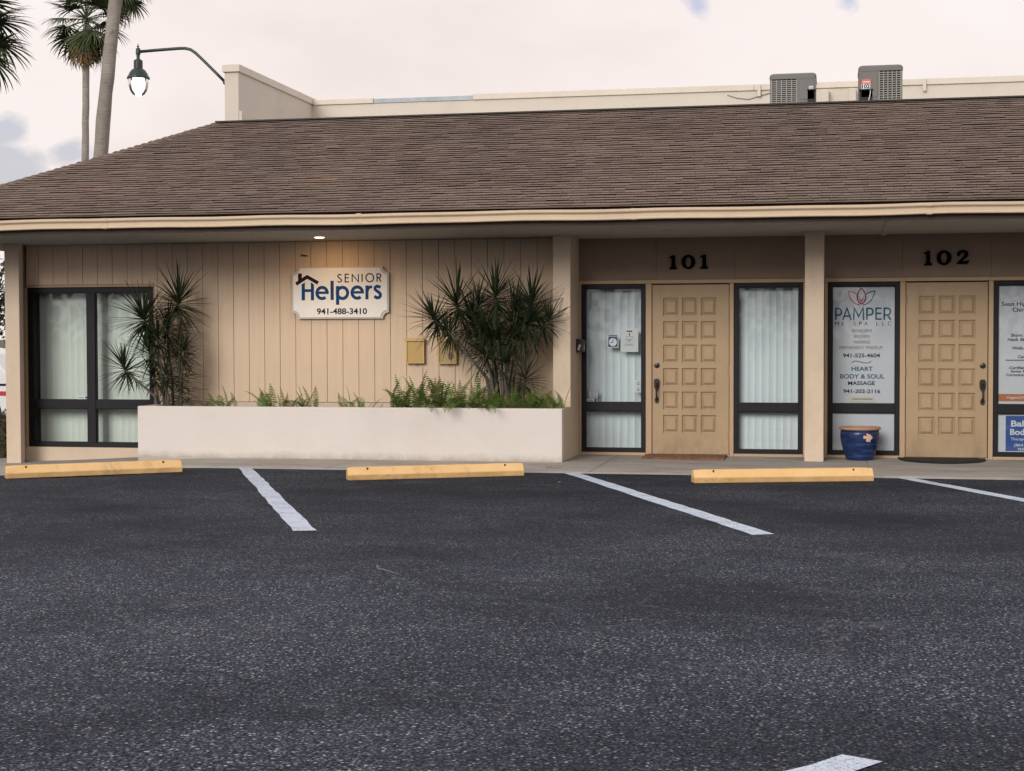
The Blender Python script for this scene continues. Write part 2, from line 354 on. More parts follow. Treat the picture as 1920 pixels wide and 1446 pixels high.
# ------------------------------------------------------------------ mesh helpers
class MB:
    def __init__(s): s.v = []; s.f = []
    def add(s, vs, fs):
        k = len(s.v); s.v += [tuple(x) for x in vs]; s.f += [tuple(i + k for i in f) for f in fs]; return s
    def box(s, x0, x1, y0, y1, z0, z1):
        return s.add([(x0, y0, z0), (x1, y0, z0), (x1, y1, z0), (x0, y1, z0), (x0, y0, z1), (x1, y0, z1), (x1, y1, z1), (x0, y1, z1)],
                     [(0, 3, 2, 1), (4, 5, 6, 7), (0, 1, 5, 4), (1, 2, 6, 5), (2, 3, 7, 6), (3, 0, 4, 7)])
    def quad(s, *p): return s.add(p, [tuple(range(len(p)))])
    def prism_x(s, prof, x0, x1):                       # closed profile of (y, z), extruded along X
        n = len(prof); vs = [(x0, y, z) for y, z in prof] + [(x1, y, z) for y, z in prof]
        fs = [(i, (i + 1) % n, n + (i + 1) % n, n + i) for i in range(n)] + [tuple(range(n))[::-1], tuple(range(n, 2 * n))]
        return s.add(vs, fs)
    def plate(s, pts, y0, y1):                          # closed outline of (x, z), extruded along Y
        n = len(pts); vs = [(x, y0, z) for x, z in pts] + [(x, y1, z) for x, z in pts]
        fs = [(i, n + i, n + (i + 1) % n, (i + 1) % n) for i in range(n)] + [tuple(range(n)), tuple(range(n, 2 * n))[::-1]]
        return s.add(vs, fs)
    def tube(s, path, rad, seg=8, cap=True):
        path = [Vector(p) for p in path]; n = len(path)
        if isinstance(rad, (int, float)): rad = [rad] * n
        rings = []
        for i, p in enumerate(path):
            d = (path[min(i + 1, n - 1)] - path[max(i - 1, 0)]).normalized()
            a = d.orthogonal().normalized() if i == 0 else (a - d * a.dot(d)).normalized()
            b = d.cross(a)
            rings.append([p + (a * math.cos(t) + b * math.sin(t)) * rad[i] for t in (2 * math.pi * k / seg for k in range(seg))])
        k0 = len(s.v); s.v += [tuple(q) for r in rings for q in r]
        for i in range(n - 1):
            for j in range(seg):
                a0 = k0 + i * seg + j; a1 = k0 + i * seg + (j + 1) % seg; s.f.append((a0, a1, a1 + seg, a0 + seg))
        if cap: s.f.append(tuple(k0 + j for j in range(seg))[::-1]); s.f.append(tuple(k0 + (n - 1) * seg + j for j in range(seg)))
        return s
    def lathe(s, prof, c=(0, 0, 0), seg=32):            # (r, z)
        k0 = len(s.v); n = len(prof)
        for r, z in prof:
            for j in range(seg):
                t = 2 * math.pi * j / seg; s.v.append((c[0] + r * math.cos(t), c[1] + r * math.sin(t), c[2] + z))
        for i in range(n - 1):
            for j in range(seg):
                a0 = k0 + i * seg + j; a1 = k0 + i * seg + (j + 1) % seg; s.f.append((a0, a1, a1 + seg, a0 + seg))
        s.f.append(tuple(k0 + j for j in range(seg))[::-1]); s.f.append(tuple(k0 + (n - 1) * seg + j for j in range(seg)))
        return s
    def mesh(s, name):
        me = bpy.data.meshes.new(name); me.from_pydata(s.v, [], s.f); me.update(); return me
    def build(s, name, m, parent=None, smooth=False, bevel=0.0):
        me = s.mesh(name); me.materials.append(MATS[m] if isinstance(m, str) else m)
        if smooth:
            for p in me.polygons: p.use_smooth = True
        return put(me, name, parent, bevel)
def put(me, name, parent=None, bevel=0.0):
    o = bpy.data.objects.new(name, me); C.objects.link(o)
    if parent is not None: o.parent = parent; o.matrix_parent_inverse = Matrix.Translation(-Vector(parent.get('_w', (0, 0, 0)))) if False else Matrix()
    if bevel:
        b = o.modifiers.new('bevel', 'BEVEL'); b.width = bevel; b.segments = 2; b.limit_method = 'ANGLE'; b.angle_limit = R(40)
    return o
def smooth_by_angle(o, ang=40):
    me = o.data
    for p in me.polygons: p.use_smooth = True
    try: me.set_sharp_from_angle(angle=R(ang))
    except Exception: pass
def tag(o, label, cat, group=None):
    o['label'] = label; o['category'] = cat
    if group: o['group'] = group
    return o
def struct(o): o['kind'] = 'structure'; return o
def thing(name, label, cat, loc=(0, 0, 0), rz=0.0, group=None):
    o = bpy.data.objects.new(name, None); o.empty_display_size = .1; C.objects.link(o); o.location = loc; o.rotation_euler = (0, 0, rz)
    return tag(o, label, cat, group)
def bx(name, m, parent, *a, bevel=0.0): return MB().box(*a).build(name, m, parent, bevel=bevel)

_tc = {}
def text_geo(s, bold=0.0):
    if (s, bold) in _tc: return _tc[(s, bold)]
    cu = bpy.data.curves.new('txt', 'FONT'); cu.body = s; cu.offset = bold; cu.resolution_u = 4
    ob = bpy.data.objects.new('txt', cu); C.objects.link(ob)
    dg = bpy.context.evaluated_depsgraph_get(); dg.update()
    me = bpy.data.meshes.new_from_object(ob.evaluated_get(dg))
    vs = [tuple(v.co) for v in me.vertices]; fs = [tuple(p.vertices) for p in me.polygons]
    bpy.data.objects.remove(ob); bpy.data.curves.remove(cu); bpy.data.meshes.remove(me)
    x0 = min(v[0] for v in vs); x1 = max(v[0] for v in vs); y0 = min(v[1] for v in vs); y1 = max(v[1] for v in vs)
    vs = [((v[0] - x0) / (x1 - x0), (v[1] - y0) / (y1 - y0)) for v in vs]
    _tc[(s, bold)] = (vs, fs); return vs, fs
def text(mb, s, x0, x1, z0, z1, y, bold=0.0):
    vs, fs = text_geo(s, bold); mb.add([(x0 + u * (x1 - x0), y, z0 + v * (z1 - z0)) for u, v in vs], fs); return mb
def ribbon(mb, pts, width, y, closed=False):            # flat stroke in the XZ plane, facing -Y
    P = [Vector((a, b)) for a, b in pts]; n = len(P); L = []; Rr = []
    for i in range(n):
        a = P[(i - 1) % n] if (closed or i > 0) else P[i]; b = P[(i + 1) % n] if (closed or i < n - 1) else P[i]
        d1 = (P[i] - a); d2 = (b - P[i])
        d1 = d1.normalized() if d1.length > 1e-9 else d2.normalized(); d2 = d2.normalized() if d2.length > 1e-9 else d1
        t = (d1 + d2); t = t.normalized() if t.length > 1e-6 else d1
        nrm = Vector((-t.y, t.x)); k = 1 / max(.45, nrm.dot(Vector((-d1.y, d1.x))))
        L.append(P[i] + nrm * width * .5 * k); Rr.append(P[i] - nrm * width * .5 * k)
    vs = [(p.x, y, p.y) for p in L] + [(p.x, y, p.y) for p in Rr]
    fs = [(n + i, n + (i + 1) % n, (i + 1) % n, i) for i in range(n if closed else n - 1)]
    mb.add(vs, fs); return mb
def arc(cx, cy, rx, ry, a0, a1, n=20):
    return [(cx + rx * math.cos(R(a0 + (a1 - a0) * i / n)), cy + ry * math.sin(R(a0 + (a1 - a0) * i / n))) for i in range(n + 1)]

# ================================================================== SETTING
GZ = -0.016
o = struct(MB().quad((-900, -900, -.30), (900, -900, -.30), (900, 1500, -.30), (-900, 1500, -.30)).build('ground', 'terrain'))
def sst(t): t = min(1, max(0, t)); return t * t * (3 - 2 * t)
def dip(x, y): return .15 * sst((-4.6 - x) / 3.6) * sst((y + 4.2) / 1.7)       # the paving falls away towards the left corner
def sheet(xs, ys, h, skirt=.25):
    m = MB(); nx, ny = len(xs), len(ys); m.v = [(x, y, h(x, y)) for x in xs for y in ys]
    m.f = [(a * ny + b, (a + 1) * ny + b, (a + 1) * ny + b + 1, a * ny + b + 1) for a in range(nx - 1) for b in range(ny - 1)]
    k = len(m.v); m.v += [(x, ys[-1], h(x, ys[-1]) - skirt) for x in xs] + [(x, ys[0], h(x, ys[0]) - skirt) for x in xs]
    m.f += [((a + 1) * ny + ny - 1, a * ny + ny - 1, k + a, k + a + 1) for a in range(nx - 1)][::1]
    m.f += [(a * ny, (a + 1) * ny, k + nx + a + 1, k + nx + a)[::-1] for a in range(nx - 1)]
    return m
gx = [-60, -30, -15, -11, -9.5] + [-9.0 + .3 * k for k in range(17)] + [0, 8, 20, 60]; gy = [-60, -30, -15, -9, -6, -5, -4.4] + [-4.2 + .1967 * k for k in range(10)]
lot = struct(sheet(gx, gy, lambda x, y: GZ - dip(x, y)).build('parking_lot', 'asphalt'))
struct(MB().box(-60, -8.6, -2.435, 40, -.5, -.172).build('side_driveway', 'asphalt'))
wx = [-8.60 + .3 * k for k in range(15)] + [0, 6, 12]
walk = struct(sheet(wx, [-2.428, -1.5, -.6, .3], lambda x, y: -.004 - dip(x, -2.4)).build('walkway', 'concrete_walk'))
for k, (x0, x1) in enumerate(((-8.598, -6.2), (-6.19, -3.3), (-3.29, -.40), (-.39, 2.5), (2.51, 5.4), (5.41, 8.3))):   # cast bays with open joints
    sheet([x0 + (x1 - x0) * q / 10 for q in range(11)], [-2.424, -1.2, .28], lambda x, y: .003 - dip(x, -2.4), .02).build('walkway_bay', 'concrete_walk', walk)
def stripe(pts):
    m = MB(); n = 26; a, b, c_, d = [Vector((p[0], p[1], 0)) for p in pts]   # a-b start, c-d end; slightly ragged edges
    L = []; Q = []
    for i in range(n + 1):
        t = i / n; dirx = (b - a).normalized()
        L.append(a.lerp(c_, t) + dirx * random.uniform(-.010, .010)); Q.append(b.lerp(d, t) + dirx * random.uniform(-.010, .010))
    for i in range(n):
        m.quad(*[(p.x, p.y, GZ + .004 - dip(p.x, p.y)) for p in (L[i], Q[i], Q[i + 1], L[i + 1])])
    return m.build('parking_stripe', 'stripe_paint', lot)
stripe([(-4.315, -2.435), (-4.155, -2.435), (-1.83, -7.70), (-1.668, -7.64)])
stripe([(-.665, -2.435), (-.50, -2.435), (1.555, -7.33), (1.705, -7.25)])
stripe([(2.76, -2.435), (2.92, -2.435), (4.95, -7.20), (5.10, -7.13)])
stripe([(-8.4, -2.6), (-8.24, -2.6), (-5.35, -8.0), (-5.2, -7.94)])
stripe([(2.150, -13.335), (2.285, -13.40), (-1.1, -17.4), (-.985, -17.48)])

# ================================================================== BUILDING
B = thing('office_building', 'low tan office building with brown shingle roof and two recessed entrances', 'building')
SOF = 2.615
# --- clad front wall (siding boards over a backing, either side of and above the big window)
wy = -.30
wall = MB().box(-6.262, -1.10, -.283, -.12, .66, SOF).box(-8.02, -6.264, -.283, -.12, 2.10, SOF).build('wall', 'siding_back', B)
gap = .203; e = [-4.798 + gap * k for k in range(-18, 20)]
for a in e:
    x0, x1 = a + .0026, a + gap - .0026
    if x1 > -1.10: x1 = -1.103
    if x0 < -8.02: x0 = -8.016
    if x1 - x0 < .03: continue
    zb = .632 if x0 > -6.27 else 2.112
    if x0 < -6.27 < x1:
        MB().plate([(x0, 2.112), (-6.262, 2.112), (-6.262, .632), (x1, .632), (x1, SOF - .002), (x0, SOF - .002)], wy, -.2835).build('plank', 'siding', wall, bevel=.0025)
    else:
        bx('plank', 'siding', wall, x0, x1, wy + random.uniform(-.0006, .0006), -.2835, zb, SOF - .002, bevel=.0025)
bx('wall_base', 'stucco_tan', B, -8.13, -1.10, -.292, -.10, -.30, .036)
bx('wall_base', 'stucco_tan', B, -6.262, -1.10, -.288, -.10, .0365, .628)
# --- wing wall beside the first entrance, columns
bx('wing_wall', 'stucco_tan', B, -1.097, -.888, -.65, .10, 0, SOF + .012, bevel=.006)
def column(x0, x1, zb=0.0): return bx('column', 'stucco_tan', B, x0, x1, -.65, -.435, zb, SOF + .012, bevel=.008)
column(1.811, 2.026); column(4.80, 5.015)
bx('column', 'stucco_tan', B, -8.125, -7.925, -.65, -.548, -.30, SOF + .012, bevel=.008)
bx('wall_edge', 'trim_tan', B, -8.13, -8.050, -.5475, -.2925, -.3, SOF - .002)
bx('wall_edge', 'trim_tan', B, -8.13, -8.048, -.292, -.05, .0365, SOF - .002)
# --- entrance wall: header and trim
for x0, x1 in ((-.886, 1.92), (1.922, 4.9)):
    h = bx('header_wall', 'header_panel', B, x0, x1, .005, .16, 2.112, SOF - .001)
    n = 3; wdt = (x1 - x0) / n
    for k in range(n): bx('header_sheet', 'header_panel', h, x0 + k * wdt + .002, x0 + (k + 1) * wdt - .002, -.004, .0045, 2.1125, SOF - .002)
bx('far_wall', 'siding', B, 4.902, 9.0, .0, .16, -.1, SOF - .001)
def trim(*a): return bx('door_trim', 'trim_tan', B, *a, bevel=.003)
for x0, x1 in ((-.886, 1.808), (2.03, 4.86)): trim(x0, x1, -.018, .12, 2.066, 2.110)
for x0, x1 in ((-.886, -.862), (-.077, -.006), (.922, .971), (1.785, 1.808), (2.03, 2.066), (2.892, 2.953), (3.884, 3.936), (4.79, 4.86)):
    trim(x0, x1, -.015, .12, .0, 2.064)
for x0, x1 in ((-.860, -.079), (.973, 1.783), (2.068, 2.890), (3.938, 4.788)): trim(x0, x1, -.015, .12, 0, .034)
# left window casing
trim(-8.018, -6.264, -.312, -.2, 2.078, 2.108); trim(-8.046, -8.012, -.31, -.2, .037, 2.076); trim(-6.274, -6.2655, -.304, -.2, .04, 2.076)
# --- shell
bx('side_wall', 'stucco_tan', B, -8.125, -8.052, -.048, 8.0, -.3, 2.70)
bx('interior_lining', 'interior_dark', B, -8.047, -7.99, -.198, 1.39, -.05, 2.64)
bx('rear_wall', 'stucco_tan', B, -8.05, 9.0, 7.85, 8.0, -.3, 2.70)
bx('end_wall', 'stucco_tan', B, 8.85, 9.0, .165, 7.845, -.3, 2.70)
bx('interior_wall', 'interior_dark', B, -8.05, 8.84, 1.4, 1.5, -.02, 2.64)
bx('interior_floor', 'interior_dark', B, -7.985, 8.84, .31, 1.395, -.02, .02)
# --- soffit in sheets
sx = [-8.86, -8.05, -4.505, -.92, 2.70, 6.3, 9.0]
for a, b in zip(sx, sx[1:]): MB().prism_x([(-1.885, SOF + .028), (-1.885, SOF + .046), (.004, SOF + .018), (.004, SOF - .002)] if a > -8.1 else [(-1.885, SOF + .028), (-1.885, SOF + .046), (.004, SOF + .018), (8.0, SOF + .018), (8.0, SOF - .002), (.004, SOF - .002)], a + .004, b - .004).build('soffit_panel', 'soffit_paint', B)
bx('soffit_backing', 'interior_dark', B, -8.85, 8.98, -1.88, 7.8, SOF + .048, SOF + .07)
MB().prism_x([(-1.88, SOF + .014), (-1.88, SOF + .027), (-.006, SOF - .003), (-.006, SOF - .016)], 2.672, 2.728).build('soffit_batten', 'soffit_paint', B)
# fascia + gutter
fas = MB().box(-8.86, 9.0, -1.91, -1.888, SOF + .022, 2.84).box(-8.884, -8.862, -1.91, 8.0, SOF - .005, 2.84).build('fascia', 'fascia_paint', B)
gp = [(-1.914, 2.690), (-1.985, 2.690), (-1.998, 2.693), (-2.000, 2.702), (-1.990, 2.706), (-1.984, 2.716), (-1.984, 2.752), (-1.992, 2.764), (-2.006, 2.770), (-2.012, 2.780), (-2.012, 2.800), (-2.004, 2.806), (-1.914, 2.800)]
gm = MB(); xs_ = [-8.97 + 17.97 * k / 60 for k in range(61)]; n_ = len(gp)
for k, x in enumerate(xs_):
    dz = .005 * math.sin(x * 1.9 + 1) * math.sin(x * .7) + .003 * math.sin(x * 4.3); dy = .003 * math.sin(x * 2.7)
    gm.v += [(x, y + dy, z + dz) for y, z in gp]
for k in range(60):
    for j in range(n_): a = k * n_ + j; b = k * n_ + (j + 1) % n_; gm.f.append((a, b, b + n_, a + n_))
gm.f += [tuple(range(n_))[::-1], tuple(60 * n_ + j for j in range(n_))]
gm.build('gutter', 'gutter_paint', B)
for x in (-6.1, -3.05, .02, 3.1): MB().prism_x([(y - .0035 if y < -1.92 else y, z + (.003 if z > 2.79 else -.003 if z < 2.70 else 0)) for y, z in gp][::-1], x - .03, x + .03).build('gutter_joint', 'gutter_paint', B)
ge_ = MB()
for (y0, z0) in [(0, 0)]:
    ge_.box(-8.985, -8.971, -2.010, -1.915, 2.692, 2.804)
ge_.build('gutter_end_cap', 'gutter_paint', B)
# --- roof
EY, EZ, RUN, RISE = -1.985, 2.845, 2.985, 1.445
XL = -8.87; RX = XL + RUN; RY = EY + RUN; RZ = EZ + RISE
roof = MB().add([(XL, EY, EZ), (9.1, EY, EZ), (9.1, RY, RZ), (RX, RY, RZ), (XL, 9, EZ), (RX, 9, RZ)],
                [(0, 1, 2, 3), (0, 3, 5, 4)]).build('roof', 'roof_deck', B)
MB().add([(XL, EY, EZ - .003), (9.1, EY, EZ - .003), (9.1, EY + .08, EZ - .02), (XL, EY + .08, EZ - .02)], [(0, 3, 2, 1)]).build('drip_edge', 'flashing_dark', roof)
L = math.hypot(RUN, RISE); su = Vector((0, RUN / L, RISE / L)); nu = Vector((0, -RISE / L, RUN / L)); ROWS = 44; EXP = L / ROWS
def shingle(w_, t, jag):      # local: x along eave, s up the slope, n out of the slope; undercut butt so that the course below is really shaded
    ln = EXP * 1.25; uc = .030
    def P(x, s, n): v = su * s + nu * n; return (x, v.y, v.z)
    vs = [P(0, jag, t), P(w_, 0, t), P(w_, ln, .0015), P(0, ln, .0015), P(.003, uc + jag, .0005), P(w_ - .003, uc, .0005)]
    fs = [(0, 1, 2, 3), (4, 5, 1, 0), (5, 2, 1), (0, 3, 4)]
    return vs, fs
widths = (.11, .14, .17, .20, .24)
variants = []
for wv in widths:
    for t in (.0125, .0145, .0168):
        vs, fs = shingle(wv - .003, t, random.uniform(-.004, .004)); me = bpy.data.meshes.new('shingle'); me.from_pydata(vs, [], fs); me.materials.append(MATS['shingle']); variants.append((wv, me, vs, fs))
rng = random.Random(3); tabs = []
for r in range(ROWS):
    s0 = r * EXP - .012; xl = XL + max(0, s0) * RUN / L
    x = xl + rng.uniform(-.2, 0)
    while x < 8.9:
        wv, me, vs, fs = variants[rng.randrange(len(variants))]
        tabs.append((r, max(x, xl - .03), s0 + .006 * math.sin(x * 3.1 + r * 2.3) + rng.uniform(-.006, .006), wv, me, vs, fs)); x += wv
near = sorted([t for t in tabs if t[0] < 8 and -7.4 < t[1] < 4.2], key=lambda t: (t[0], t[1]))[:300]
ids = set(id(t) for t in near); joined = MB()
for t in tabs:
    r, x, s0, wv, me, vs, fs = t; base = su * s0
    org = Vector((x, EY + base.y, EZ + base.z)) + nu * .003
    if id(t) in ids:
        o = put(me, 'shingle', roof); o.location = org
    else: joined.add([(v[0] + org.x, v[1] + org.y, v[2] + org.z) for v in vs], fs)
o = joined.build('shingle_courses', 'shingle', roof); o['kind'] = 'stuff'
# hip caps, starter strip, ridge flashing
hv = Vector((RUN, RUN, RISE)); nh = 46; caps = MB()
for k in range(nh):
    a = Vector((XL, EY, EZ)) + hv * (k / nh); b = a + hv * (1.35 / nh)
    r1 = Vector((.13, 0, 0)); d1 = Vector((-.10, .03, -.045)); lift = Vector((0, 0, .026)); lo = Vector((0, 0, .012))
    caps.add([a + lift, a + Vector((.12, 0, .010)), b + Vector((.12, 0, .006)), b + lo, a + Vector((0, .12, .010)), b + Vector((0, .12, .006)), a + Vector((.02, .02, 0))],
             [(0, 1, 2, 3), (0, 3, 5, 4), (0, 6, 1), (0, 4, 6)])
caps.build('hip_caps', 'shingle', roof)['kind'] = 'stuff'
MB().box(XL - .01, 9.1, EY - .012, EY + .03, EZ - .012, EZ + .004).build('starter_strip', 'shingle', roof)
MB().box(RX - .05, 9.1, RY - .06, RY + .05, RZ + .004, RZ + .022).build('ridge_flashing', 'flashing_dark', roof)
bx('flat_roof', 'flat_roof', B, RX + .01, 9.0, RY + .06, 8.9, RZ - .12, RZ - .05)
# --- parapet: return wall and long rear wall, with caps
PT = 5.055
bx('parapet_wall', 'parapet_paint', B, -5.895, -5.700, 1.20, 4.249, 4.1, PT - .06)
bx('parapet_cap', 'parapet_cap', B, -5.92, -5.675, 1.17, 4.45, PT - .0595, PT + .04, bevel=.006)
bx('parapet_ledge', 'parapet_paint', B, -5.698, -5.655, 1.205, 4.24, 4.1, 4.47, bevel=.004)
bx('parapet_wall', 'parapet_paint', B, -5.895, 9.0, 4.25, 4.42, 4.1, PT - .07)
for x0, x1 in ((-5.673, -4.72), (-3.17, 1.0), (1.003, 5.2), (5.203, 9.0)):
    bx('parapet_cap', 'parapet_cap', B, x0, x1, 4.222, 4.45, PT - .0695, PT + .012 + random.uniform(-.006, .012), bevel=.004)
bx('exposed_flashing', 'flashing_steel', B, -4.715, -3.175, 4.235, 4.43, PT - .069, PT - .005)
for x in (1.075, 3.39, 6.0): bx('parapet_bracket', 'parapet_cap', B, x - .022, x + .022, 4.19, 4.2215, PT - .16, PT + .01)

# --- doors
def door(x0, hinge_right):
    d = MB(); y0, y1 = .012, .052; z0, z1 = .022, 2.050; wd = .914
    cols = [(.130, .314), (.356, .540), (.582, .766)]; rows = [(z1 - .156 - .2812 * k - .213, z1 - .156 - .2812 * k) for k in range(6)]
    rows = rows[::-1]
    if not hinge_right: cols = [(a + .012, b + .012) for a, b in cols]
    xs = [0] + [v for c_ in cols for v in c_] + [wd]
    for i in range(0, len(xs), 2): d.box(x0 + xs[i], x0 + xs[i + 1], y0, y1, z0, z1)          # stiles
    zs = [z0] + [v for r_ in rows for v in r_] + [z1]
    for a, b in cols:
        for i in range(0, len(zs), 2): d.box(x0 + a + .0003, x0 + b - .0003, y0, y1 - .001, zs[i], zs[i + 1])
    dr = d.build('door', 'door_paint', B)
    pm = MB(); pw, ph = cols[0][1] - cols[0][0], .213
    def ring(i, y): return [(i, y, i), (pw - i, y, i), (pw - i, y, ph - i), (i, y, ph - i)]
    V = ring(0.001, .034) + ring(.007, .036) + ring(.013, .036) + ring(.042, .016) + ring(.045, .016)
    F = []
    for k in range(4):
        for j in range(4): F.append((k * 4 + j, k * 4 + (j + 1) % 4, (k + 1) * 4 + (j + 1) % 4, (k + 1) * 4 + j))
    F.append((16, 17, 18, 19)); pm.add(V, F); me = pm.mesh('panel'); me.materials.append(MATS['door_paint'])
    for a, b in cols:
        for c_, e_ in rows: q = put(me, 'panel', dr); q.location = (x0 + a, 0, c_)
    hx = x0 + (.055 if hinge_right else wd - .052)
    MB().lathe([(.001, 0), (.026, .0), (.033, .006), (.033, .012), (.014, .018), (.013, .026), (.001, .027)], seg=20)
    def rosette(r1, yy):
        m = MB(); m.lathe([(.0, 0), (r1, 0), (r1 * .95, .010), (r1 * .45, .014), (r1 * .42, .026), (.0, .027)], seg=20)
        m.v = [(hx + v[0], y0 - v[2], yy + v[1]) for v in m.v]; return m
    rosette(.034, 1.085).build('deadbolt', 'hardware_black', dr, smooth=False)
    hm = MB(); pts = [(hx + px * .034, z) for px, z in ((-.6, .80), (-1, .83), (-1.05, .90), (-.55, .925), (.55, .925), (1.05, .90), (1, .83), (.6, .80), (.25, .785), (-.25, .785))]
    hm.plate(pts[::-1], y0 - .014, y0 + .0005)
    hm.tube([(hx, y0 - .010, .86), (hx, y0 - .040, .855), (hx, y0 - .060, .82), (hx, y0 - .062, .74), (hx, y0 - .045, .69), (hx, y0 - .008, .672)], [.012, .013, .013, .010, .011, .014], 8)
    hm.plate([(hx - .022, .64), (hx - .026, .68), (hx - .012, .705), (hx + .012, .705), (hx + .026, .68), (hx + .022, .64), (hx, .628)], y0 - .012, y0 + .0005)
    hm.box(hx - .012, hx + .012, y0 - .045, y0 - .012, .872, .885)
    hm.build('handle', 'hardware_black', dr)
    xh = x0 + (wd + .004 if hinge_right else -.004)
    for zc in (1.86, 1.02, .24):
        MB().tube([(xh, y0 - .006, zc - .055), (xh, y0 - .006, zc + .055)], .008, 8).box(xh - .02, xh - .0005 if hinge_right else xh + .02, y0 - .0025, y0 + .004, zc - .05, zc + .05).build('hinge', 'hinge_bronze', dr)
    bx('threshold', 'threshold_steel', dr, x0 - .004, x0 + wd + .004, -.03, .07, .0045, .018)
    return dr
door(0.0, True); door(2.961, False)

# --- windows
def window(x0, x1, z0, z1, yf, rails, mull=(), fw=.046):
    f = MB(); dpt = .075
    f.box(x0, x0 + fw, yf, yf + dpt, z0, z1).box(x1 - fw, x1, yf, yf + dpt, z0, z1)
    f.box(x0 + fw, x1 - fw, yf + .0005, yf + dpt, z0, z0 + fw * .95).box(x0 + fw, x1 - fw, yf + .0005, yf + dpt, z1 - fw * 1.05, z1)
    xs = [x0 + fw] + [v for m in mull for v in m] + [x1 - fw]; zs = [z0 + fw * .95] + [v for r_ in rails for v in r_] + [z1 - fw * 1.05]
    for a, b in mull: f.box(a, b, yf - .004, yf + dpt, z0 + fw * .95, z1 - fw * 1.05)
    for i in range(0, len(xs), 2):
        for a, b in rails: f.box(xs[i] + .0003, xs[i + 1] - .0003, yf + .002, yf + dpt - .001, a, b)
    win = f.build('window', 'black_frame', B, bevel=.003)
    for i in range(0, len(xs), 2):
        for j in range(0, len(zs), 2):
            bx('pane', 'glass', win, xs[i] + .0005, xs[i + 1] - .0005, yf + .028, yf + .032, zs[j] + .0005, zs[j + 1] - .0005)
            m = MB(); a, b, c_, d_ = xs[i] + .0005, xs[i + 1] - .0005, zs[j] + .0005, zs[j + 1] - .0005      # glazing bead
            m.box(a, a + .010, yf + .012, yf + .0275, c_, d_).box(b - .010, b, yf + .012, yf + .0275, c_, d_).box(a + .010, b - .010, yf + .012, yf + .0275, c_, c_ + .010).box(a + .010, b - .010, yf + .012, yf + .0275, d_ - .010, d_)
            m.build('glazing_bead', 'black_frame', win)
    return win
WR = [(.536, .634)]
window(-8.010, -6.276, .038, 2.076, -.285, [(.532, .640)], [(-7.193, -7.079)], .062)
window(-.858, -.081, .036, 2.064, .0, WR); window(.975, 1.781, .036, 2.064, .0, WR)
window(2.070, 2.888, .036, 2.064, .0, WR); window(3.940, 4.786, .036, 2.064, .0, WR)

# ================================================================== THINGS
# --- vertical blinds
def blind(label, x0, x1, y, z0, z1, m, sp=.082, ang=22, jit=4, phase=0):
    t = thing('vertical_blind', label, 'blind', (0, 0, 0), group='vertical blinds behind the glass')
    n = int((x1 - x0) / sp); sm = MB(); K = 6; w_ = .0895
    for k in range(K + 1):
        u = k / K - .5; sm.v += [(u * w_, .006 * (1 - 4 * u * u), z0), (u * w_, .006 * (1 - 4 * u * u), z1)]
    for k in range(K): sm.f.append((2 * k, 2 * k + 2, 2 * k + 3, 2 * k + 1))
    me = sm.mesh('slat'); me.materials.append(MATS[m])
    for p in me.polygons: p.use_smooth = True
    for k in range(n):
        o = put(me, 'slat', t); o.location = (x0 + (k + .5) * (x1 - x0) / n, y + random.uniform(-.004, .004), 0); o.rotation_euler = (0, 0, R(ang + random.uniform(-jit, jit)))
    bx('headrail', 'paper_white', t, x0 - .01, x1 + .01, y - .025, y + .025, z1 + .002, z1 + .045)
    return t
blind('pale green-white vertical blind in the large corner window, lit flat', -7.98, -6.24, -.02, .06, 2.06, 'blind_white', .084, 6, 1.2)
blind('pale vertical blind with strongly turned slats behind the clock notice', -.86, -.05, .165, .05, 2.04, 'blind_cool', .083, 18, 5)
blind('pale closed vertical blind between the first tan door and the column', .96, 1.80, .145, .05, 2.05, 'blind_cool', .084, 10, 1.8)

# --- printed film and posters in the windows of the second entrance
def fmap(x0c, x1c, y0c, y1c, X0, X1, Z0, Z1):       # drawing units -> metres on the pane
    return lambda cx, cy: (X0 + (cx - x0c) / (x1c - x0c) * (X1 - X0), Z1 + (cy - y0c) / (y1c - y0c) * (Z0 - Z1))
YF = .040; YT = .0375
T = thing('window_poster', 'white window film with lotus emblem and coloured lettering beside the blue pot', 'poster')
bx('sheet', 'film_white', T, 2.118, 2.841, YF, YF + .003, .636, 2.010)
fm = fmap(130, 828, 110, 1430, 2.124, 2.836, .638, 2.008)
def trect(mb, s, cx0, cx1, cy0, cy1, f, y, bold=0.0):
    a = f(cx0, cy1); b = f(cx1, cy0); return text(mb, s, a[0], b[0], a[1], b[1], y, bold)
def line(s, r_, m, name='lettering', bold=.0, f=fm, par=None, y=YT): return trect(MB(), s, *r_, f, y, bold).build(name, m, par or T)
sw = (2.836 - 2.124) / 698
def strokes(lst, width, m, f, unit, par, y, name='lettering'):
    mb = MB()
    for k, s in enumerate(lst):
        closed = False
        if s[0] == 'c': closed = True; s = s[1]
        ribbon(mb, [f(a, b) for a, b in s], width * unit, y - .00015 * k, closed)
    return mb.build(name, m, par)
def Pl(x, w_, a, b): h = (b - a); return [[(x + 9, b), (x + 9, a + 9), (x + w_ * .5, a + 9)] + [(x + w_ * .5 + (w_ * .5 - 9) * math.sin(R(t)), a + 9 + (h * .27) * (1 - math.cos(R(t)))) for t in range(15, 181, 15)] + [(x + 9, a + 9 + h * .54)]]
def Al(x, w_, a, b): return [[(x + 4, b), (x + w_ / 2, a + 6), (x + w_ - 4, b)], [(x + w_ * .22, a + (b - a) * .68), (x + w_ * .78, a + (b - a) * .68)]]
def Ml(x, w_, a, b): return [[(x + 8, b), (x + 14, a + 4), (x + w_ / 2, a + (b - a) * .72), (x + w_ - 14, a + 4), (x + w_ - 8, b)]]
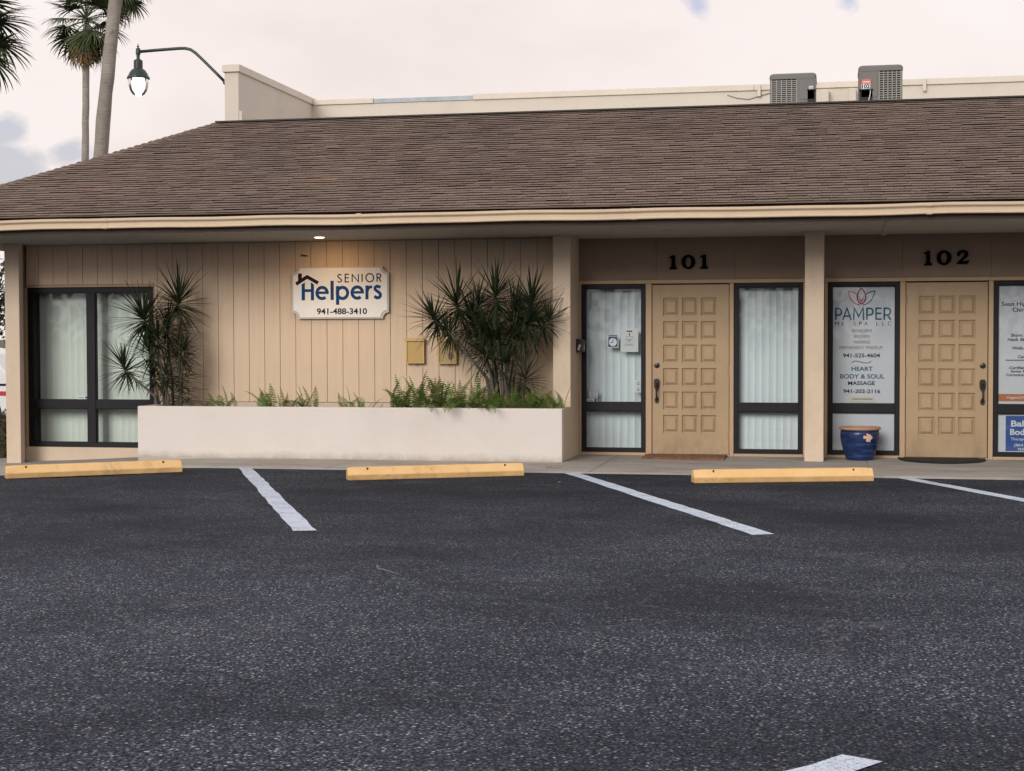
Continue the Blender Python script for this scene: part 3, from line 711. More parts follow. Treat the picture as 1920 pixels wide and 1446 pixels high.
def El(x, w_, a, b): return [[(x + w_, a + 9), (x + 9, a + 9), (x + 9, b - 9), (x + w_, b - 9)], [(x + 9, (a + b) / 2 - 4), (x + w_ * .92, (a + b) / 2 - 4)]]
def Rl(x, w_, a, b): return Pl(x, w_, a, b) + [[(x + w_ * .45, a + (b - a) * .56), (x + w_ - 4, b)]]
a, b = 345, 485
strokes(Pl(157, 80, a, b) + Al(240, 102, a, b) + Ml(358, 128, a, b) + Pl(506, 84, a, b) + El(608, 72, a, b) + Rl(700, 86, a, b), 18, 'ink_teal', fm, sw, T, YT)
for s_, r_ in (('M', (153, 203)), ('E', (230, 258)), ('S', (361, 388)), ('P', (428, 456)), ('A', (486, 526)), ('L', (620, 644)), ('L', (684, 708)), ('C', (748, 790))): line(s_, (r_[0], r_[1], 503, 547), 'ink_black')
line('SKINCARE', (343, 575, 588, 623), 'ink_brown'); line('BROWS', (370, 546, 653, 688), 'ink_brown'); line('WAXING', (364, 552, 717, 752), 'ink_brown'); line('PERMANENT MAKEUP', (208, 692, 779, 816), 'ink_brown')
line('941-525-4604', (247, 663, 862, 909), 'ink_black', bold=.021); line('HEART', (345, 582, 1012, 1060), 'ink_teal', bold=.021); line('BODY & SOUL', (215, 715, 1097, 1148), 'ink_teal', bold=.021)
line('MASSAGE', (305, 608, 1177, 1221), 'ink_black', bold=.021); line('941-202-2116', (252, 668, 1268, 1313), 'ink_black', bold=.021)
strokes([[(348, 972), (362, 955), (390, 949), (430, 955), (475, 968), (515, 972), (548, 964), (566, 948)]], 9, 'ink_teal', fm, sw, T, YT, 'flourish')
def petal(p0, p1, p2, p3, n=14): return [tuple((1 - t) ** 3 * p0[i] + 3 * t * (1 - t) ** 2 * p1[i] + 3 * t * t * (1 - t) * p2[i] + t ** 3 * p3[i] for i in (0, 1)) for t in (k / n for k in range(n + 1))]
strokes([petal((452, 124), (385, 190), (395, 280), (452, 306)), petal((452, 124), (520, 190), (510, 280), (452, 306))], 14, 'ink_maroon', fm, sw, T, YT, 'emblem')
strokes([petal((405, 203), (375, 172), (340, 165), (302, 160)), petal((302, 160), (318, 230), (350, 305), (436, 316))], 12, 'ink_orange', fm, sw, T, YT, 'emblem')
strokes([petal((500, 203), (530, 172), (565, 165), (604, 156)), petal((604, 156), (590, 230), (555, 305), (470, 314))], 12, 'ink_teal', fm, sw, T, YT, 'emblem')
strokes([[(420, 215), (450, 272), (482, 215)], [(428, 250), (450, 288), (474, 250)]], 9, 'label_red', fm, sw, T, YT, 'emblem')
st = thing('door_sticker', 'small cream sticker at the foot of the lotus window film', 'sticker')
p0 = fm(330, 1415); p1 = fm(600, 1345); bx('paper', 'paper_cream', st, p0[0], p1[0], .0335, .036, p0[1], p1[1])
p0 = fm(355, 1394); p1 = fm(580, 1365); bx('print_line', 'ink_brown', st, p0[0], p1[0], .0327, .0333, p0[1] + .011, p1[1] - .009)
tag(bx('window_film', 'film_white', None, 2.118, 2.841, YF, YF + .003, .080, .532), 'plain white film on the low pane behind the blue pot', 'window film')

T2 = thing('window_poster', 'white window film with black printed lines and an orange band, right edge of frame', 'poster')
bx('sheet', 'film_white', T2, 3.988, 4.738, YF, YF + .003, .636, 2.010)
f2 = lambda cx, cy: (3.988 + (cx - 87) / (289 - 87) * (4.284 - 3.988), 2.006 + (cy - 65) / (990 - 65) * (.632 - 2.006))
def l2(s, x0, x1, y0, y1, m='ink_black', bold=.02, par=T2): return trect(MB(), s, x0, x1, y0, y1, f2, YT, bold).build('lettering', m, par)
l2('Sean Hig', 115, 300, 190, 232); l2('Chiro', 198, 310, 236, 268)
l2('Short t', 186, 300, 437, 461); l2('Neck &B', 163, 300, 470, 494); l2('Walk-I', 197, 296, 537, 560); l2('Car', 241, 293, 604, 627)
l2('-Certified', 170, 292, 690, 712); l2('Senior P', 188, 296, 718, 739); l2('Corrective', 153, 286, 745, 767)
p0 = f2(148, 648); p1 = f2(300, 638); bx('print_line', 'ink_grey', T2, p0[0], p1[0], YT - .0003, YF - .001, p0[1], p1[1])
p0 = f2(90, 962); p1 = f2(90, 905); bx('band', 'ink_orange', T2, 3.994, 4.732, .0383, .0395, p0[1], p1[1])
l2('HigginsChi', 160, 300, 922, 946, 'paper_white', .01)
tag(bx('window_film', 'film_white', None, 3.988, 4.738, YF, YF + .003, .080, .532), 'grey-white film on the low pane around the blue poster', 'window film')
T3 = thing('window_poster', 'blue poster with white hand-drawn style lettering in the low right window', 'poster')
bx('sheet', 'poster_blue', T3, 4.084, 4.62, .036, .0385, .100, .506)
def l3(s, x0, x1, y0, y1, bold=.0): return trect(MB(), s, x0, x1, y0, y1, f2, .0345, bold).build('lettering', 'paper_white', T3)
l3('Bal', 193, 289, 1110, 1158, .03); l3('Bod', 186, 293, 1176, 1224, .03); l3('Therape', 191, 300, 1243, 1272, .01); l3('(864', 217, 286, 1290, 1318, .012); l3('MA', 248, 296, 1322, 1345, .01)

# --- notices in the first entrance's left window
def paper(name, label, cat, x0, x1, z0, z1, m='paper_white', y=.036):
    t = thing(name, label, cat); bx('sheet', m, t, x0, x1, y, y + .0025, z0, z1); return t
nt_ = paper('paper_notice', 'white paper notice taped inside the window near the door', 'notice', -.387, -.173, 1.246, 1.528)
bx('print_line', 'ink_black', nt_, -.313, -.247, .0352, .0358, 1.487, 1.503); bx('print_line', 'ink_black', nt_, -.288, -.272, .0352, .0358, 1.445, 1.472)
for k, (a, b, z) in enumerate(((-.325, -.235, 1.428), (-.33, -.24, 1.398), (-.318, -.262, 1.385), (-.30, -.26, 1.372), (-.33, -.24, 1.338), (-.345, -.225, 1.325))): bx('print_line', 'ink_grey', nt_, a, b, .0352, .0358, z, z + .005)
ck = paper('clock_sign', 'small blue and white clock-face sign hung inside the window', 'sign', -.547, -.414, 1.297, 1.455)
bx('field', 'sign_blue', ck, -.537, -.424, .0345, .0357, 1.307, 1.43); bx('print_line', 'sign_blue', ck, -.535, -.428, .0345, .0357, 1.436, 1.449)
md = MB(); cx, cz, rr = -.4805, 1.364, .050
md.add([(cx, .0337, cz)] + [(cx + rr * math.cos(2 * math.pi * k / 24), .0337, cz + rr * math.sin(2 * math.pi * k / 24)) for k in range(24)], [(0, 1 + k, 1 + (k + 1) % 24) for k in range(24)]); md.build('dial', 'dial_white', ck)
mh = MB(); ribbon(mh, [(cx, cz), (cx + .004, cz + .040)], .007, .0330); ribbon(mh, [(cx, cz), (cx - .028, cz - .004)], .009, .0329)
for k in range(12): an = R(30 * k); ribbon(mh, [(cx + .052 * math.cos(an), cz + .052 * math.sin(an)), (cx + .046 * math.cos(an), cz + .046 * math.sin(an))], .005, .0328)
mh.build('hands', 'ink_black', ck)
q = paper('window_sticker', 'pale sticker with two small dark symbols low at the door side of the window', 'sticker', -.217, -.125, .758, .908)
for zc in (.868, .792):
    m = MB(); ribbon(m, [(-.19, zc), (-.172, zc + .018), (-.155, zc)], .006, .0352); m.box(-.186, -.159, .0352, .0358, zc - .018, zc - .006).build('symbol', 'ink_grey', q)
q = paper('window_sticker', 'grey hours sticker low in the corner of the window by the wing wall', 'sticker', -.779, -.662, .688, .788, 'film_white')
for k in range(3):
    m = MB(); ribbon(m, [(-.768 + .016 * j, .708 + .027 * k + .004 * math.sin(j)) for j in range(7)], .006, .0352); m.build('print_line', 'ink_grey', q)
m = MB(); ribbon(m, [(-.777, .690), (-.664, .690), (-.664, .786), (-.777, .786)], .004, .0349, True); m.build('border', 'ink_grey', q)
q = paper('window_sticker', 'small white sticker with a dark blue dot at the bottom of the pane', 'sticker', -.801, -.672, .640, .680)
bx('print_line', 'ink_black', q, -.785, -.722, .0352, .0358, .655, .663); m = MB(); m.add([(-.695, .0352, .661)] + [(-.695 + .017 * math.cos(R(20 * k)), .0352, .661 + .017 * math.sin(R(20 * k))) for k in range(18)], [(0, 1 + k, 1 + (k + 1) % 18) for k in range(18)]); m.build('emblem', 'sign_blue', q)
q = thing('window_sticker', 'tiny blue security sticker at the lower right of the corner window pane', 'sticker')
bx('sheet', 'film_white', q, -7.345, -7.20, -.2600, -.2578, .655, .688); bx('emblem', 'sign_blue', q, -7.235, -7.205, -.2612, -.2605, .658, .684); bx('print_line', 'ink_grey', q, -7.335, -7.25, -.2612, -.2605, .664, .676)

# --- house numbers
def poly_plate(outline, X0, Z0, k, y0, y1): return MB().plate([(X0 + a * k, Z0 - b * k) for a, b in outline], y0, y1)
ONE = [(215, 310), (300, 262), (345, 240), (420, 240), (422, 600), (440, 640), (490, 680), (480, 730), (230, 730), (215, 690), (270, 660), (295, 620), (298, 345), (225, 342)]
TWO = [(1280, 695), (1305, 640), (1480, 480), (1530, 410), (1540, 350), (1510, 312), (1462, 312), (1425, 350), (1402, 405), (1380, 435), (1330, 435), (1297, 390), (1312, 310), (1380, 245), (1490, 220), (1600, 245), (1660, 310), (1665, 400), (1630, 460), (1540, 530), (1480, 590), (1520, 606), (1620, 592), (1670, 570), (1695, 600), (1660, 670), (1600, 706), (1500, 698)]
def zero(cx, cz, rx, rz, ix, iz, y0, y1):
    m = MB(); n = 32
    O = [(cx + rx * math.cos(2 * math.pi * k / n), cz + rz * math.sin(2 * math.pi * k / n)) for k in range(n)]; I = [(cx + ix * math.cos(2 * math.pi * k / n), cz + iz * math.sin(2 * math.pi * k / n)) for k in range(n)]
    m.v = [(x, y0, z) for x, z in O] + [(x, y0, z) for x, z in I] + [(x, y1, z) for x, z in O] + [(x, y1, z) for x, z in I]
    for k in range(n):
        j = (k + 1) % n; m.f += [(k, j, n + j, n + k), (k, 2 * n + k, 2 * n + j, j), (n + k, n + j, 3 * n + j, 3 * n + k)]
    return m
KD = .172 / 500
N1 = thing('house_number', 'black raised numerals one zero one above the first tan door', 'house number', group='raised door numbers')
poly_plate(ONE[::-1], .205 - 215 * KD, 2.402 + 240 * KD, KD, -.030, -.0045).build('numeral', 'number_black', N1)
zero(.433, 2.320, .083, .086, .034, .060, -.030, -.0045).build('numeral', 'number_black', N1)
poly_plate(ONE[::-1], .573 - 215 * KD, 2.405 + 240 * KD, KD, -.030, -.0045).build('numeral', 'number_black', N1)
N2 = thing('house_number', 'black raised numerals one zero two above the second tan door', 'house number', group='raised door numbers')
poly_plate(ONE[::-1], 3.155 - 215 * KD, 2.415 + 240 * KD, KD, -.030, -.0045).build('numeral', 'number_black', N2)
zero(3.382, 2.333, .084, .086, .034, .060, -.030, -.0045).build('numeral', 'number_black', N2)
poly_plate(TWO[::-1], 3.520 - 1280 * KD, 2.422 + 220 * KD, KD, -.030, -.0045).build('numeral', 'number_black', N2)

# --- main hanging sign
S = thing('business_sign', 'white notched-corner sign with blue lettering and roof emblem on the siding', 'sign')
U = 1.236 / 1715.0; SX, SZ = -4.418, 2.298            # drawing unit, left/top corner (drawing 85, 100)
fs_ = lambda a, b: (SX + (a - 85) * U, SZ - (b - 100) * U)
def notched(i):
    rr = 105 + i * .6; x0, x1, y0, y1 = 85 + i, 1800 - i, 100 + i, 985 - i; pts = []
    for (cx, cy, a0) in ((x0, y0, 90), (x0, y1, 0), (x1, y1, -90), (x1, y0, 180)):
        seq = [(cx + rr * math.cos(R(t)), cy + rr * math.sin(R(t))) for t in [a0 - 90 * k / 8 + (0 if True else 0) for k in range(9)]]
        pts.append(seq)
    out = []
    def arcpts(cx, cy, a0, a1): return [(cx + rr * math.cos(R(a0 + (a1 - a0) * k / 8)), cy + rr * math.sin(R(a0 + (a1 - a0) * k / 8))) for k in range(9)]
    out += arcpts(x0, y0, 0, 90) + arcpts(x0, y1, 270, 360) + arcpts(x1, y1, 180, 270) + arcpts(x1, y0, 90, 180)
    return [fs_(a, b) for a, b in out]
MB().plate(notched(0), -.345, -.302).build('board', 'sign_edge', S)
MB().plate(notched(22), -.352, -.3455).build('face', 'sign_board', S, bevel=.004)
def S1(lst, wd_, m, name='lettering', y=-.3535): return strokes(lst, wd_, m, fs_, U, S, y, name)
def e_let(cx, cy): return [[(cx - 96, cy + 0)] + [(cx + 118, cy)], [(cx + 92 * math.cos(R(t)), cy - 95 * math.sin(R(t))) for t in range(4, 318, 9)]]
mb = MB()
mb.plate([fs_(a, b) for a, b in ((260, 668), (318, 668), (318, 362), (260, 396))], -.3550, -.3525).plate([fs_(a, b) for a, b in ((425, 668), (480, 668), (480, 396), (425, 362))], -.3550, -.3525).plate([fs_(a, b) for a, b in ((318, 525), (425, 525), (425, 478), (318, 478))], -.3548, -.3525)
mb.build('lettering', 'sign_blue', S)
S1(e_let(625, 545)[1:], 54, 'sign_blue', y=-.3535); S1([[(535, 541), (744, 541)]], 42, 'sign_blue', y=-.3542)
S1([[(804, 340), (804, 665)]], 58, 'sign_blue'); S1([[(901, 430), (901, 748)]], 58, 'sign_blue', y=-.3542); S1([('c', [(987 + 92 * math.cos(R(t)), 547 - 95 * math.sin(R(t))) for t in range(0, 360, 10)])], 54, 'sign_blue')
S1([[(1250 + 92 * math.cos(R(t)), 543 - 95 * math.sin(R(t))) for t in range(4, 318, 9)]], 54, 'sign_blue'); S1([[(1160, 539), (1368, 539)]], 42, 'sign_blue', y=-.3542)
S1([[(1421, 424), (1421, 660)]], 54, 'sign_blue', y=-.3542); S1([[(1425, 520), (1440, 478), (1470, 452), (1513, 448)]], 48, 'sign_blue')
S1([[(1658, 462), (1625, 443), (1590, 440), (1565, 460), (1565, 490), (1590, 515), (1630, 540), (1656, 570), (1656, 605), (1632, 630), (1595, 634), (1550, 608)]], 52, 'sign_blue')
S1([[(160, 390), (360, 268), (555, 375)]], 60, 'sign_plum', 'roof_emblem'); S1([[(231, 208), (231, 345)]], 68, 'sign_plum', 'roof_emblem', -.3545)
Sc = [[(972, 246), (945, 232), (915, 240), (905, 262), (918, 284), (950, 304), (972, 328), (966, 352), (935, 364), (900, 350)], [(1104, 232), (1038, 232), (1038, 360), (1104, 360)], [(1038, 292), (1100, 292)], [(1162, 364), (1162, 236), (1272, 358), (1272, 230)], [(1336, 228), (1336, 364)],
      ('c', [(1472 + 68 * math.cos(R(t)), 294 - 69 * math.sin(R(t))) for t in range(0, 360, 12)]), [(1600, 364), (1600, 230), (1636, 230), (1664, 246), (1664, 278), (1636, 296), (1604, 296)], [(1632, 298), (1670, 364)]]
S1(Sc, 20, 'sign_plum')
p0 = fs_(530, 912); p1 = fs_(1420, 806); text(MB(), '941-488-3410', p0[0], p1[0], p0[1], p1[1], -.3535, .024).build('lettering', 'sign_ink', S)
tag(MB().tube([(-4.31, -.30, 2.445), (-4.30, -.325, 2.448), (-4.26, -.335, 2.440), (-4.215, -.325, 2.436)], [.006, .010, .009, .004], 6).build('wall_stub', 'iron_black'), 'small dark hook on the siding above the left end of the business sign', 'hook')  # dark spot not identified, modelled as a short stub

# --- recessed downlight
DL = thing('recessed_downlight', 'lit round recessed light in the soffit above the business sign', 'light', (-3.856, -.96, SOF + .014))
m = MB(); m.lathe([(.062, -.001), (.088, -.001), (.092, -.006), (.066, -.010), (.060, -.004)], seg=28); m.f = m.f[:-2]; m.build('trim_ring', 'paper_white', DL)
m = MB(); m.lathe([(.001, -.022), (.035, -.020), (.055, -.014), (.062, -.005), (.062, -.0015), (.001, -.0015)], seg=28); m.build('lens', 'downlight_lens', DL)
ld = bpy.data.lights.new('downlight', 'SPOT'); ld.energy = 20; ld.color = (1, .60, .27); ld.spot_size = R(160); ld.spot_blend = 1.0; ld.shadow_soft_size = .06
lo = bpy.data.objects.new('downlight_beam', ld); C.objects.link(lo); lo.location = (0, 0, -.03); lo.rotation_euler = (R(24), 0, 0); lo.parent = DL
V2 = thing('soffit_fitting', 'unlit flush round cover in the soffit before the first entrance', 'fitting', (.28, -1.05, SOF + .015))
m = MB(); m.lathe([(.001, -.012), (.075, -.010), (.085, -.001), (.001, -.001)], seg=24); m.build('cover', 'soffit_paint', V2)

# --- utility boxes on the siding
def ubox(label, x0, x1, z0, z1, face):
    t = thing('utility_box', label, 'utility box', group='brass-coloured boxes on the siding')
    bx('case', 'box_brass', t, x0, x1, -.345, -.301, z0, z1)
    m = MB(); f = .014; m.box(x0 - .004, x0 + f, -.362, -.3455, z0 - .004, z1 - .03).box(x1 - f, x1 + .004, -.362, -.3455, z0 - .004, z1 - .03).box(x0 + f, x1 - f, -.3615, -.3455, z0 - .004, z0 + f)
    m.box(x0 - .012, x1 + .012, -.372, -.3455, z1 - .0295, z1 + .008).build('frame', 'box_brass', t)
    bx('door', face, t, x0 + f + .001, x1 - f - .001, -.352, -.3455, z0 + f + .001, z1 - .031)
    bx('latch', 'hinge_bronze', t, (x0 + x1) / 2 - .02, (x0 + x1) / 2 + .02, -.370, -.3625, z0 - .010, z0 + .006)
    return t
ubox('clean brass-coloured utility box on the siding, nearer the sign', -2.962, -2.740, 1.116, 1.412, 'box_face')
ub = ubox('stained brass-coloured utility box half behind the spiky plant', -2.560, -2.335, 1.110, 1.402, 'box_face_worn')
m = MB(); m.add([(-2.405, -.3535, 1.20)] + [(-2.405 + .034 * math.cos(R(24 * k)) * (1 + .2 * math.sin(k * 2.3)), -.3535, 1.20 + .045 * math.sin(R(24 * k)) * (1 + .2 * math.cos(k * 1.7))) for k in range(15)], [(0, 1 + k, 1 + (k + 1) % 15) for k in range(15)]); m.build('rust_stain', 'ink_brown', ub)

# --- black drop box on the wing wall's entrance side
DB = thing('drop_box', 'black wall-mounted drop box with a grey emblem on the wing wall', 'mail box')
MB().plate([(-.886, 1.245), (-.80, 1.250), (-.80, 1.365), (-.832, 1.398), (-.886, 1.402)][::-1], -.255, -.095).build('body', 'iron_black', DB, bevel=.004)
MB().plate([(-.886, 1.404), (-.825, 1.400), (-.785, 1.362), (-.786, 1.355), (-.83, 1.392), (-.886, 1.396)][::-1], -.268, -.085).build('lid', 'iron_black', DB)
MB().plate([(-.872, 1.27), (-.845, 1.27), (-.825, 1.335), (-.852, 1.338)][::-1], -.2575, -.2555).build('emblem', 'sign_edge', DB)
MB().add([(-.7985, -.22, 1.27), (-.7985, -.13, 1.27), (-.7985, -.15, 1.34), (-.7985, -.20, 1.34)], [(0, 1, 2, 3)]).build('emblem', 'sign_edge', DB)

# --- planter
PL = thing('planter_box', 'long pale stucco planter box in front of the clad wall', 'planter', (0, 0, 0))
px0, px1, py0, py1, pz = -6.065, -.888, -1.243, -.652, .612
bx('wall', 'stucco_cream', PL, px0, px1, py0, py0 + .12, -.12, pz, bevel=.01)
bx('wall', 'stucco_cream', PL, px0, px0 + .12, py0 + .1205, -.305, -.12, pz - .001, bevel=.01)
bx('wall', 'stucco_tan', PL, px1 - .12, px1 - .001, py0 + .1205, py1 - .001, 0.004, pz - .001, bevel=.006)
bx('wall', 'stucco_tan', PL, -1.30, -1.10, -.6505, -.305, .004, .50)
soil = MB(); nx, ny = 90, 10
def sxy(i, j): x = px0 + .121 + (px1 - .122 - px0 - .122) * i / nx; y = py0 + .121 + (-.305 - py0 - .122) * j / ny; return (min(x, -1.101) if y > -.66 else x, y, .53 + .03 * math.sin(i * 1.7 + j) * math.cos(j * 2.1 + i * .3) + random.uniform(-.01, .012))
for i in range(nx + 1):
    for j in range(ny + 1): soil.v.append(sxy(i, j))
for i in range(nx):
    for j in range(ny): q = i * (ny + 1) + j; soil.f.append((q, q + ny + 1, q + ny + 2, q + 1))
soil.build('soil', 'soil', PL)

# --- spiky dracaena
def blade(m, org, d, up, ln, wd_, droop, seg=6, fold=.25):
    d = d.normalized(); side = d.cross(up); side = side.normalized() if side.length > 1e-4 else d.orthogonal().normalized(); p = Vector(org); k0 = len(m.v); dirv = d.copy()
    for i in range(seg + 1):
        t = i / seg; ww = wd_ * (0.55 + .45 * min(1, t * 4)) * (1 - t ** 2.2) + .0008
        nrm = side.cross(dirv).normalized()
        m.v += [tuple(p - side * ww * .5 + nrm * ww * fold), tuple(p), tuple(p + side * ww * .5 + nrm * ww * fold)]
        dirv = (dirv + Vector((0, 0, -droop / seg * (.4 + t)))).normalized(); p = p + dirv * (ln / seg)
    for i in range(seg):
        a = k0 + i * 3; m.f += [(a, a + 1, a + 4, a + 3), (a + 1, a + 2, a + 5, a + 4)]
def head(axis, n, ln, rg, spread=1.0, dense_low=True):
    m = MB(); ax = Vector(axis).normalized(); a = ax.orthogonal().normalized(); b = ax.cross(a)
    for k in range(n):
        u = (k + .5) / n; th = R(6 + 122 * (u ** .80) * spread) + rg.uniform(-.20, .20); ph = k * 2.39996 + rg.uniform(-.6, .6)
        d = ax * math.cos(th) + (a * math.cos(ph) + b * math.sin(ph)) * math.sin(th)
        l_ = ln * rg.uniform(.70, 1.18) * (1.0 - .08 * u)
        blade(m, ax * (.05 - .14 * u), d, Vector((0, 0, 1)) if abs(d.z) < .97 else Vector((1, 0, 0)), l_, rg.uniform(.017, .032), rg.uniform(.03, .55) * (0.25 + u))
    return m
def dracaena(label, base, heads, extra, seed):
    rg = random.Random(seed); t = thing('dracaena_plant', label, 'plant', base, group='spiky plants in the planter'); bv = Vector(base)
    for (hx, hy, hz, ax, n, ln, fx, fy) in heads:
        top = Vector((hx, hy, hz)) - bv; rt = Vector((fx, fy, .50)) - bv
        mid1 = Vector((rt.x + (top.x - rt.x) * .16, rt.y, rt.z + (top.z - rt.z) * .40)) + Vector((rg.uniform(-.03, .03), rg.uniform(-.03, .03), 0)); mid2 = Vector((rt.x + (top.x - rt.x) * .58, top.y, rt.z + (top.z - rt.z) * .74)) + Vector((rg.uniform(-.03, .03), 0, 0))
        MB().tube([rt, mid1, mid2, top], [.020, .017, .015, .012], 7).build('stem', 'cane_bark', t, smooth=True)
        o = head(ax, int(n * 1.22), ln * 1.12, rg).build('leaf_rosette', 'dracaena_leaf', t); o.location = top
        m = MB()                                               # drying leaves hanging under each crown
        for k in range(18):
            ph = rg.uniform(0, 6.28); d = Vector((math.cos(ph) * .7, math.sin(ph) * .7, rg.uniform(-.9, -.2))); s_ = top.lerp(mid2, rg.uniform(.1, 1.0))
            blade(m, s_, d, Vector((0, 0, 1)), ln * rg.uniform(.5, .85), .014, rg.uniform(.3, .9))
        m.build('hanging_leaves', 'dracaena_leaf' if rg.random() < .5 else 'dracaena_dry', t)
    if extra:
        m = MB()
        for (x, y, z0, z1, n) in extra:
            for k in range(int(n * 1.6)):
                ph = rg.uniform(0, 6.28); z = rg.uniform(z0, z1); d = Vector((math.cos(ph), math.sin(ph), rg.uniform(-.45, .6)))
                blade(m, Vector((x + rg.uniform(-.02, .02), y, z)) - bv, d, Vector((0, 0, 1)), rg.uniform(.16, .34), .015, rg.uniform(.1, .7))
        m.build('stem_leaves', 'dracaena_leaf', t)
    return t
dracaena('tall spiky dark plant at the planter end, in front of the corner window', (-5.85, -.75, .53),
         [(-6.17, -.80, 1.66, (-.35, -.15, .9), 92, .46, -5.92, -.76), (-5.755, -.72, 1.86, (.08, 0, 1), 78, .46, -5.74, -.74), (-6.41, -.86, 1.05, (-.35, -.2, .85), 54, .36, -5.98, -.80),
          (-6.17, -.66, 1.24, (-.2, .1, 1), 40, .34, -5.95, -.68), (-5.95, -.62, 1.55, (.1, .2, 1), 44, .38, -5.86, -.66), (-5.98, -.84, 1.42, (-.1, -.3, .9), 44, .34, -5.88, -.82), (-5.66, -.80, 1.28, (.3, -.2, .8), 34, .28, -5.70, -.78), (-5.86, -.86, .98, (.1, -.4, .8), 30, .26, -5.84, -.84), (-6.10, -.72, .95, (-.3, 0, .9), 26, .26, -5.97, -.74)],
         [(-5.70, -.72, .62, 1.6, 70), (-5.78, -.66, .62, 1.6, 60), (-5.93, -.70, .62, 1.4, 60), (-5.62, -.75, .60, 1.3, 46)], 11)
dracaena('broad many-headed spiky dark plant beside the wing wall', (-1.66, -.78, .53),
         [(-2.225, -.78, 1.80, (-.18, -.1, 1), 78, .44, -1.74, -.78), (-2.485, -.84, 1.64, (-.5, -.2, .75), 62, .36, -1.76, -.82), (-1.765, -.76, 1.90, (.0, -.05, 1), 70, .42, -1.67, -.77),
          (-1.335, -.78, 1.80, (.12, -.05, 1), 58, .42, -1.58, -.79), (-1.365, -.84, 1.58, (.55, -.2, .7), 66, .42, -1.55, -.83), (-1.89, -.86, 1.46, (-.1, -.4, .8), 62, .34, -1.70, -.86),
          (-2.06, -.68, 1.62, (-.1, .1, 1), 46, .38, -1.73, -.70), (-1.56, -.66, 1.62, (.1, .1, 1), 46, .38, -1.62, -.68), (-1.385, -.88, .93, (.2, -.1, 1), 34, .28, -1.48, -.86), (-1.72, -.9, 1.40, (.1, -.5, .7), 34, .28, -1.66, -.87), (-2.30, -.92, 1.50, (-.5, -.3, .5), 40, .34, -1.75, -.85), (-1.99, -.68, 1.80, (-.1, .1, 1), 34, .34, -1.70, -.72), (-1.55, -.68, 1.76, (.15, .1, 1), 34, .34, -1.60, -.72), (-1.14, -.80, 1.60, (.6, 0, .7), 36, .34, -1.52, -.78), (-1.52, -.92, 1.40, (.3, -.5, .6), 36, .30, -1.58, -.88), (-1.88, -.94, 1.22, (-.4, -.4, .5), 34, .30, -1.72, -.88), (-1.62, -.95, 1.12, (.2, -.5, .6), 30, .28, -1.62, -.90)],
         [(-1.78, -.80, 1.0, 1.6, 44), (-1.62, -.80, .8, 1.5, 30), (-1.95, -.75, 1.2, 1.6, 30)], 5)

# --- ferns
def frond_mesh(ln, wd_, droop, m_, rg):
    m = MB(); p = Vector((0, 0, 0)); d = Vector((.10, 0, 1)).normalized(); n = 17; prev = []; path = [p.copy()]
    for i in range(n):
        t = i / n; d = (d + Vector((droop / n * (.3 + 1.4 * t), 0, -droop / n * .35))).normalized(); p = p + d * (ln / n); path.append(p.copy())
        if i < 2: continue
        l_ = wd_ * math.sin(math.pi * min(1, (t * .93 + .10)) ** .8) * (1 if t > .2 else .7) + .004
        for s_ in (-1, 1):
            q = Vector((0, s_, 0)) * l_ * rg.uniform(.85, 1.1) + d * l_ * .35 + Vector((0, 0, -l_ * .25)); hw = d * (ln / n * .30)
            m.add([p - hw * .8, p + q * .55 - hw, p + q, p + q * .55 + hw, p + hw * .8], [(0, 1, 2, 3, 4)])
    m.tube(path[::3], .0022, 4, False); me = m.mesh('frond'); me.materials.append(MATS[m_]); return me
rgf = random.Random(21)
FM = [frond_mesh(.34, .046, .6, 'fern_leaf', rgf), frond_mesh(.30, .052, 1.1, 'fern_leaf', rgf), frond_mesh(.37, .040, .4, 'fern_leaf', rgf), frond_mesh(.32, .050, 1.9, 'fern_leaf', rgf), frond_mesh(.34, .036, .5, 'fern_pale', rgf)]
def fern(label, x, y, n, size, tall=0, hang=0):
    t = thing('fern', label, 'fern', (x, y, .535), group='ferns along the planter')
    for k in range(int(n * 1.1)):
        s_ = 0; me = FM[rgf.choice((0, 1, 1, 2, 3, 3)) if rgf.random() > .13 else 4]; o = put(me, 'frond', t); s_ = size * 1.2 * rgf.uniform(.55, 1.2)
        o.scale = (s_, s_, s_); o.rotation_euler = (rgf.uniform(-.25, .25), rgf.uniform(-.15, .62), rgf.uniform(0, 6.28)); o.location = (rgf.uniform(-.11, .11), rgf.uniform(-.06, .05), 0)
    for k in range(tall):
        o = put(FM[rgf.choice((2, 4))], 'frond', t); s_ = size * rgf.uniform(1.05, 1.3); o.scale = (s_, s_, s_); o.rotation_euler = (rgf.uniform(-.12, .12), rgf.uniform(-.05, .15), rgf.uniform(0, 6.28)); o.location = (rgf.uniform(-.06, .06), rgf.uniform(-.03, .05), 0)
    for k in range(hang):
        o = put(FM[3], 'frond', t); s_ = size * 1.2; o.scale = (s_, s_, s_); o.rotation_euler = (0, .85, R(-90) + rgf.uniform(-.5, .5)); o.location = (rgf.uniform(-.1, .1), -.16, .07)
